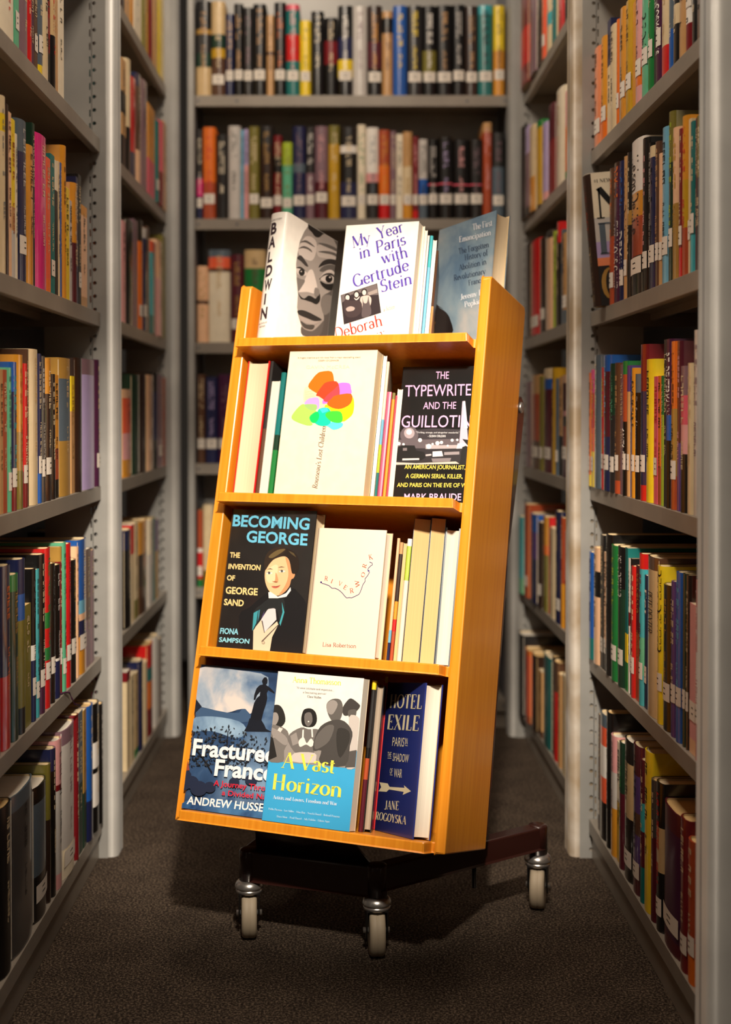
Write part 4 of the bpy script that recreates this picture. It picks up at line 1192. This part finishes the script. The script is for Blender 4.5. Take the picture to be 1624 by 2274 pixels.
bk = FaceBook('paperback_book', 'black paperback with lilac and yellow capitals over a night scene, cart second shelf', 2, (868, 1104), (1040, 1106), .050, .050, (890, 815), .030, [(1, 'black')], True, PAGES_W)
E_ = lambda pts, rgb, sm=False: bk.shape('e', pts, rgb, sm)
E_([(388,730),(700,700),(1020,715),(1080,720),(1080,870),(376,870)], (52, 46, 52)); E_([(380,800),(1080,790),(1080,880),(374,880)], (96, 86, 92)); E_([(374,872),(1080,872),(1080,1010),(364,1012)], (40, 35, 40))
bk.disc('e', (500, 760), 78, (96, 86, 92)); bk.disc('e', (500, 742), 46, (170, 156, 162)); bk.disc('e', (498, 732), 24, (236, 228, 228))
E_([(640,838),(760,846),(1000,842),(1000,872),(640,878)], (176, 166, 170))
for (x, y, r) in ((592,802,17),(668,856,22),(742,828,18),(776,822,14),(868,803,13),(912,800,10),(410,832,15),(450,838,11),(700,836,10),(830,850,9)): bk.disc('e', (x, y), r, (240, 234, 234))
E_([(700,900),(780,895),(790,940),(700,945)], (226, 218, 220)); E_([(640,925),(690,920),(690,935),(640,940)], (190, 180, 184)); E_([(800,905),(930,900),(930,925),(800,930)], (150, 142, 146)); E_([(690,960),(860,955),(850,985),(700,990)], (128, 120, 124)); E_([(376,992),(560,1000),(900,985),(930,1005),(364,1014)], (200, 190, 180))
E_([(384,905),(400,860),(440,846),(545,848),(560,890),(630,905),(640,950),(600,975),(400,978),(380,950)], (12, 10, 12)); E_([(445,870),(480,868),(480,892),(445,893)], (120, 110, 114)); E_([(440,960),(585,957),(585,972),(440,976)], (214, 206, 206))
E_([(956,468),(980,466),(1006,830),(930,832)], (206, 186, 206)); E_([(966,466),(980,466),(1002,700),(975,700)], (236, 222, 236)); E_([(915,830),(1012,828),(1018,872),(905,875)], (226, 214, 220))
E_([(945,905),(955,862),(985,850),(1010,862),(1060,880),(1060,1012),(926,1012),(940,960)], (10, 8, 10)); E_([(955,792),(1010,800),(1040,810),(1040,850),(1000,846),(985,830)], (10, 8, 10))
LIL, YEL = (238, 186, 232), (236, 216, 92)
for t_, p0, p1, pt, c_, bd in (('THE',(727,276),(838,276),(731,211),LIL,0),('TYPEWRITER',(464,428),(1100,416),(468,328),LIL,0),('AND THE',(619,536),(900,533),(624,474),LIL,0),('GUILLOTINE',(430,692),(1092,690),(438,588),LIL,0),('"Thrilling, strange, and altogether wonderful."',(557,742),(930,744),(558,728),WH,0),('- SUSAN ORLEAN',(660,776),(812,776),(660,757),WH,.01),('AN AMERICAN JOURNALIST,',(458,1048),(980,1053),(462,1012),YEL,.01),('A GERMAN SERIAL KILLER,',(468,1127),(958,1131),(472,1090),YEL,.01),('AND PARIS ON THE EVE OF WWII',(394,1203),(1056,1208),(398,1167),YEL,.01),('MARK BRAUDE',(455,1320),(945,1320),(458,1260),LIL,.01)):
    bk.word('e', t_, p0, p1, pt, c_, bold=bd)
bk.done()
# --- third shelf
bk = FaceBook('hardcover_book', 'dark hardcover with pale blue title and painted portrait in a cravat, cart third shelf', 3, (478, 1437), (670, 1452), .004, -.006, (515, 1131), .034, [(1, 'charcoal')], False, PAGES)
P_ = lambda pts, rgb, sm=True: bk.shape('f', pts, rgb, sm)
P_([(490,1400),(620,1290),(760,1170),(860,1110),(1120,1060),(1200,1110),(1300,1250),(1290,1500),(1240,1840),(660,1830),(540,1800)], (22, 21, 24))
P_([(665,1560),(760,1440),(800,1590),(950,1460),(965,1500),(890,1650),(862,1822),(660,1808)], (214, 198, 172), False)
P_([(840,1312),(930,1300),(942,1440),(800,1592),(758,1440)], (216, 206, 208), False); P_([(762,1452),(776,1452),(803,1600),(795,1600)], (80, 70, 70), False); P_([(760,1700),(960,1500),(962,1512),(770,1712)], (90, 78, 70), False)
bk.disc('f', (785, 1718), 20, (150, 136, 116)); bk.disc('f', (783, 1716), 12, (196, 184, 160))
P_([(860,1185),(950,1170),(1030,1180),(1040,1350),(992,1515),(950,1330),(850,1310),(750,1430),(650,1580),(668,1350),(770,1250)], (34, 36, 38))
P_([(668,1360),(720,1330),(700,1480),(652,1575)], (62, 150, 164), False); P_([(725,1330),(745,1320),(735,1400),(715,1470)], (58, 130, 146), False); P_([(1008,1230),(1038,1350),(990,1515),(978,1480),(1016,1350)], (66, 160, 172), False); P_([(770,1400),(800,1330),(790,1390),(760,1430)], (80, 66, 110), False)
P_([(812,820),(798,720),(850,620),(950,568),(1080,588),(1180,650),(1215,760),(1200,860),(1165,895),(1125,880),(1000,800)], (36, 27, 22))
P_([(812,830),(870,745),(960,695),(1050,682),(1100,740),(1128,880),(1165,892),(1150,940),(1120,960),(1100,1035),(1040,1110),(960,1152),(880,1122),(830,1052),(803,950)], (236, 188, 142))
P_([(1050,690),(1100,745),(1128,880),(1165,892),(1150,940),(1120,960),(1100,1035),(1040,1110),(970,1145),(1030,1060),(1075,960),(1085,850)], (206, 146, 100))
P_([(830,860),(900,790),(960,790),(950,900),(930,980),(860,1000),(820,950)], (248, 208, 166))
P_([(800,830),(800,720),(850,620),(960,568),(1060,590),(1010,660),(920,710),(860,770),(815,840)], (48, 36, 28)); P_([(850,680),(950,605),(1050,592),(980,650),(890,700)], (104, 86, 54)); P_([(1085,610),(1150,640),(1180,690),(1120,650)], (84, 70, 46))
P_([(822,838),(870,822),(905,838),(870,834)], (70, 46, 32)); P_([(955,815),(1000,800),(1050,810),(1000,812)], (70, 46, 32))
for cx_, cy_ in ((855, 880), (1008, 858)):
    P_([(cx_-38,cy_+4),(cx_-10,cy_-14),(cx_+32,cy_-8),(cx_+36,cy_+6),(cx_,cy_+14)], (230, 222, 214)); bk.disc('f', (cx_, cy_), 14, (70, 74, 76)); P_([(cx_-38,cy_),(cx_-8,cy_-18),(cx_+36,cy_-10),(cx_-6,cy_-12)], (60, 40, 30))
P_([(935,870),(965,960),(950,985),(915,990),(890,975),(925,970)], (214, 148, 104)); P_([(895,985),(925,978),(965,985),(940,996)], (150, 84, 56), False)
P_([(882,1040),(920,1036),(950,1040),(992,1022),(960,1056),(915,1062)], (196, 98, 82)); P_([(882,1040),(930,1042),(992,1024),(940,1050)], (120, 50, 42))
P_([(845,1112),(870,1104),(960,1165),(1060,1120),(1112,1050),(1116,1090),(1060,1165),(960,1182),(850,1182)], (236, 230, 226), False)
CY1, CRM, LBL = (108, 190, 222), (240, 208, 142), (136, 204, 224)
for t_, p0, p1, pt, c_ in (('BECOMING',(413,312),(1335,357),(428,178),CY1),('GEORGE',(578,503),(1312,546),(590,368),CY1),('THE',(383,691),(502,696),(388,629),CRM),('INVENTION',(362,828),(747,846),(370,766),CRM),('OF',(345,965),(441,970),(351,904),CRM),('GEORGE',(330,1124),(714,1146),(337,1043),CRM),('SAND',(309,1262),(546,1279),(317,1188),CRM),('FIONA',(262,1607),(482,1618),(270,1539),LBL),('SAMPSON',(250,1705),(614,1728),(257,1650),LBL)):
    bk.word('f', t_, p0, p1, pt, c_, bold=.028)
bk.done()
bk = FaceBook('hardcover_book', 'pale peach book with thin river line and spaced red letters, cart third shelf', 3, (678, 1453), (832, 1464), -.026, -.026, (707, 1172), .030, [(1, mat('shell_peach', .4, rgb=(246, 224, 202), var=.02))], False, PAGES_W)
bk.line('g', [(205,625),(215,640),(232,644),(250,650),(275,660),(300,682),(325,682),(350,692),(370,706),(390,725),(408,748),(425,765),(448,762),(470,764),(500,750),(530,735),(542,716),(552,690),(566,650),(585,622),(584,600),(605,575),(622,545),(608,525),(612,510),(634,488),(648,480),(646,466),(622,457)], .0011, (70, 46, 104))
bk.disc('g', (206, 630), 8, (70, 50, 130)); bk.disc('g', (614, 532), 8, (80, 60, 140))
for t_, p0, p1, pt in (('R',(234,613),(264,617),(238,577)),('I',(286,634),(302,640),(298,602)),('V',(352,652),(378,664),(364,618)),('E',(394,680),(420,698),(412,650)),('R',(456,724),(490,718),(450,686)),('W',(540,668),(530,612),(506,674)),('O',(572,592),(590,552),(544,578)),('R',(592,512),(600,478),(560,500)),('K',(620,436),(654,430),(612,396))):
    bk.word('g', t_, p0, p1, pt, (186, 82, 62), 's', .12, .05)
bk.word('g', 'Lisa Robertson', (218, 1180), (507, 1194), (220, 1146), (176, 84, 66), 's', .12, .05); bk.done()
edge_book(3, 858, 864.5, 1466, 888, 1195, .005, .13, [(.75, 'peach'), (.85, 'sky_blue'), (1, 'navy')], 'slim peach spine turning blue at its foot, beside the river-line book', True, False)
edge_book(3, 865, 873, 1466, 892, 1204, .007, .13, [(.1, 'tan'), (.5, 'dark_brown'), (.65, 'amber'), (.75, 'red'), (1, 'rust')], 'slim old spine with dark, amber and red patches on the cart third shelf', True, False, title='gold')
edge_book(3, 873.5, 881, 1467, 902, 1206, .009, .13, [(1, 'tan')], 'slim plain tan paperback edge on the cart third shelf', True, True, PAGES_Y)
edge_book(3, 881.5, 892, 1467, 908, 1196, .030, .13, [(.06, 'white'), (.34, 'lime'), (1, 'ivory')], 'cream slim spine with a lime green block at its top on the cart third shelf', True, False)
edge_book(3, 892.5, 931, 1470, 932, 1151, .031, .14, [(1, 'dark_grey')], 'very thick yellowed page block, left of the pair on the cart third shelf', True, True, PAGES_Y)
edge_book(3, 931.5, 965, 1472, 972, 1150, .032, .14, [(1, 'slate')], 'very thick yellowed page block, right of the pair on the cart third shelf', True, True, PAGES_Y)
edge_book(3, 965.5, 1000, 1474, 1015, 1172, .033, .14, [(1, 'slate')], 'grey-blue hardcover with pale page edges against the right panel, cart third shelf', False, True, PAGES_W)
# --- bottom shelf
FRN = cloud_mat('smoky_blue_print', [(.30, (26, 34, 58)), (.5, (58, 86, 126)), (.7, (128, 156, 186))], 11)
bk = FaceBook('hardcover_book', 'smoky blue hardcover with bold white title and statue silhouette, cart bottom shelf', 4, (404, 1805), (617, 1826), -.005, -.005, (431, 1474), .034, [(1, FRN)], False, PAGES)
H_ = lambda pts, rgb, sm=True: bk.shape('h', pts, rgb, sm)
SK2 = cloud_mat('evening_sky_print', [(.34, (96, 122, 156)), (.5, (158, 172, 190)), (.64, (220, 208, 202))], 16)
H_([(160,120),(500,140),(760,200),(700,400),(610,500),(545,458),(420,490),(330,470),(200,440),(150,430),(140,300)], SK2)
H_([(150,430),(200,445),(330,470),(420,488),(520,490),(545,458),(572,458),(610,500),(640,560),(400,580),(170,560)], (62, 88, 122), False)
H_([(120,540),(300,520),(520,560),(580,640),(500,700),(300,640),(120,640)], cloud_mat('smoke_print', [(.35, (70, 104, 144)), (.65, (150, 178, 204))], 20))
H_([(105,300),(130,288),(150,350),(170,380),(215,440),(140,500),(95,560)], (24, 30, 46), False)
H_([(720,208),(732,198),(746,201),(755,222),(752,246),(742,262),(776,286),(812,322),(810,334),(760,306),(748,330),(752,372),(742,420),(722,480),(704,552),(660,556),(612,540),(628,470),(644,410),(664,372),(690,350),(694,318),(668,348),(654,386),(640,384),(646,340),(664,290),(690,264),(716,258),(708,230)], (18, 20, 30), False)
H_([(606,536),(660,552),(704,550),(728,590),(742,622),(790,648),(560,644),(590,590)], (20, 24, 36), False)
rnd = random.Random(5)
for q in range(330):
    a = rnd.random(); x = 90 + 700 * rnd.random(); y = 600 + 330 * rnd.random() ** .8
    top_ = 560 + 110 * abs((x - 330) / 330)
    if y < top_ or x > 760: continue
    r = rnd.uniform(9, 20); t0 = rnd.uniform(0, 360)
    H_([(x + r * math.cos(R(t0)), y + r * math.sin(R(t0))), (x + r * .45 * math.cos(R(t0 + 90)), y + r * .45 * math.sin(R(t0 + 90))), (x - r * math.cos(R(t0)), y - r * math.sin(R(t0))), (x + r * .45 * math.cos(R(t0 - 90)), y + r * .45 * math.sin(R(t0 - 90)))], rnd.choice(((24, 28, 36), (36, 40, 48), (52, 54, 60))), False)
for pts in ([(330,1000),(420,800),(430,640)], [(300,980),(220,850),(150,770)], [(340,960),(520,800),(600,740)]): bk.line('h', pts, .0018, (28, 28, 34))
H_([(60,960),(90,880),(115,960)], (150, 70, 50), False)
for (x, y, r) in ((130,1060,60),(190,1110,70),(70,1080,50),(280,1100,50),(90,1000,40),(620,1040,50),(480,1060,44)): bk.disc('h', (x, y), r, (34, 42, 66), r * .9)
H_([(40,1230),(240,1190),(500,1230),(720,1270),(720,1370),(40,1300)], cloud_mat('blue_smoke_print', [(.35, (28, 58, 106)), (.65, (70, 120, 170))], 20))
WT, RED2 = (240, 238, 240), (214, 34, 56)
for t_, p0, p1, pt, c_, bd in (('Fractured',(135,832),(812,900),(152,700),WT,.03),('France',(315,1000),(800,1050),(332,868),WT,.03),('A Journey Through',(310,1086),(830,1140),(316,1040),RED2,.015),('a Divided Nation',(378,1163),(850,1212),(383,1121),RED2,.015),('ANDREW HUSSEY',(90,1236),(772,1306),(102,1172),WT,.02)):
    bk.word('h', t_, p0, p1, pt, c_, bold=bd)
bk.done()
bk = FaceBook('paperback_book', 'paperback with sky blue lower half, yellow title and four bathers, cart bottom shelf', 4, (580, 1826), (776, 1847), -.034, -.034, (613, 1490), .024, [(.48, 'white'), (1, (mat('bright_sky_blue', .36, 0, .3, rgb=(64, 170, 222), var=.03)))], True, PAGES_W)
G_ = lambda pts, v, sm=True: bk.shape('h', pts, g(v), sm)
G_([(760,700),(1000,690),(1200,700),(1500,720),(1478,950),(742,880)], 150, False)
G_([(795,440),(850,428),(888,480),(900,560),(860,610),(815,600),(786,560)], 40); G_([(786,500),(830,490),(845,540),(820,590),(784,580)], 150)
G_([(778,600),(850,600),(918,640),(928,720),(890,800),(880,892),(745,880),(752,760)], 118); G_([(752,680),(800,700),(830,850),(750,880)], 36); G_([(850,610),(880,620),(830,700),(800,690)], 225)
G_([(790,610),(900,680),(920,740),(880,750),(770,650)], 150)
G_([(1040,490),(1060,460),(1110,455),(1150,490),(1158,560),(1125,605),(1050,600),(1030,550)], 30); G_([(1060,500),(1110,490),(1122,560),(1090,602),(1060,575)], 110); bk.disc('h', (1090, 562), 6, g(240))
G_([(935,665),(1030,610),(1090,625),(1165,625),(1172,670),(1140,770),(1125,830),(1000,830),(930,740)], 112); G_([(940,680),(990,650),(1010,740),(960,760)], 150)
G_([(1010,720),(1050,690),(1075,740),(1110,700),(1135,740),(1110,770),(1070,750),(1020,770)], 235); G_([(1040,630),(1052,628),(1050,700),(1036,705)], 240, False); G_([(1112,625),(1124,625),(1128,690),(1116,690)], 240, False)
G_([(975,820),(1140,820),(1150,880),(1140,900),(960,890)], 205)
G_([(1366,460),(1400,400),(1440,372),(1500,415),(1512,440),(1480,480),(1420,510),(1380,510)], 62); G_([(1420,470),(1480,465),(1475,520),(1440,540),(1415,510)], 90)
G_([(1420,530),(1490,520),(1530,600),(1530,780),(1470,940),(1390,930),(1430,760)], 196); G_([(1400,810),(1530,800),(1500,940),(1390,940)], 84)
G_([(1238,420),(1285,378),(1350,383),(1372,450),(1350,545),(1290,560),(1250,500)], 96); G_([(1240,420),(1290,385),(1330,420),(1290,500),(1250,490)], 150)
G_([(1128,800),(1140,700),(1190,600),(1290,550),(1385,560),(1450,650),(1430,760),(1390,925),(1185,900),(1195,800)], 72); G_([(1150,690),(1230,600),(1300,600),(1260,720),(1180,780),(1140,780)], 100); G_([(1330,620),(1420,640),(1420,740),(1350,860),(1320,760)], 52)
YL2 = (232, 226, 84)
for t_, p0, p1, pt, c_, T_ in (('Anna Thomasson',(960,238),(1356,264),(962,193),YL2,.15),("'At once intimate and expansive...",(990,290),(1300,314),(990,274),(90,84,84),.13),("a fascinating portrait'",(1045,328),(1238,342),(1045,313),(90,84,84),.13),('Clare Mulley',(1080,364),(1197,374),(1080,347),(60,56,56),.16),('A Vast',(868,938),(1302,986),(884,812),YL2,.17),('Horizon',(785,1115),(1356,1182),(800,988),YL2,.17),('Artists and Lovers, Freedom and War',(798,1195),(1324,1250),(800,1166),WT,.16),('Pablo Picasso - Lee Miller - Man Ray - Nusch Eluard - Roland Penrose',(762,1284),(1346,1350),(762,1268),(206,232,242),.15),('Dora Maar - Paul Eluard - Ady Fidelin - Eileen Agar',(830,1346),(1264,1390),(830,1330),(206,232,242),.15)):
    bk.word('h', t_, p0, p1, pt, c_, 's', T_, .045)
bk.done()
edge_book(4, 795, 806, 1850, 824, 1511, -.002, .14, [(.06, 'yellow'), (.45, 'charcoal'), (.52, 'black'), (.66, 'rust'), (1, 'maroon')], 'dark spine turning maroon below, beside the sky blue paperback on the cart', False, False, coat=.9)
edge_book(4, 806.5, 824, 1851, 843, 1521, .006, .14, [(1, 'black')], 'black hardcover with grey page edges on the cart bottom shelf', False, True, page_mat('grey_page_edges', (176, 160, 142), 0))
A2 = edge_book(4, 822, 836, 1852, 858, 1513, .090, .10, [(1, 'red')], 'bright red book with yellow letter, behind the navy arrow book on the cart', True, False)
b = MB(); m = flat((232, 206, 30))
polys, wid = sans('S', .03)
for q in polys: b.face([(.0012 + p[0] * .004, -.0012, .205 + p[1] * .012) for p in q], m)
b.box(.0015, .006, -.0014, -.001, .228, .238, m)
b.build('title_lettering', A2)
bk = FaceBook('hardcover_book', 'navy hardcover with cream capitals and a cream arrow, angled on the cart bottom shelf', 4, (829, 1852), (916, 1863), .080, -.016, (866, 1516), .030, [(1, mat('royal_navy', .34, 0, .4, rgb=(38, 50, 122), var=.03))], False, PAGES_W)
CR2 = (218, 206, 172)
for t_, p0, p1, pt, f_, T_ in (('HOTEL',(430,412),(754,424),(444,280),'s',.2),('EXILE',(404,626),(726,644),(420,484),'s',.2),('PARIS',(458,796),(576,804),(466,706),'n',0),('IN',(588,781),(612,784),(590,714),'n',0),('THE',(411,906),(448,909),(415,854),'n',0),('SHADOW',(462,946),(621,964),(470,864),'n',0),('OF',(434,1073),(460,1076),(438,1017),'n',0),('WAR',(474,1108),(554,1116),(480,1019),'n',0),('JANE',(381,1428),(523,1438),(389,1344),'s',.2),('ROGOYSKA',(289,1531),(594,1584),(298,1455),'s',.2)):
    bk.word('i', t_, p0, p1, pt, CR2, f_, T_ or .13, .05)
for a_, b_ in (((588,792),(612,795)), ((411,918),(448,921)), ((434,1085),(460,1088))): bk.line('i', [a_, b_], .0008, CR2)
bk.shape('i', [(330,1160),(412,1172),(430,1206),(580,1216),(574,1190),(645,1250),(563,1286),(572,1256),(425,1232),(400,1256),(320,1250),(346,1210)], CR2, False)
bk.done()
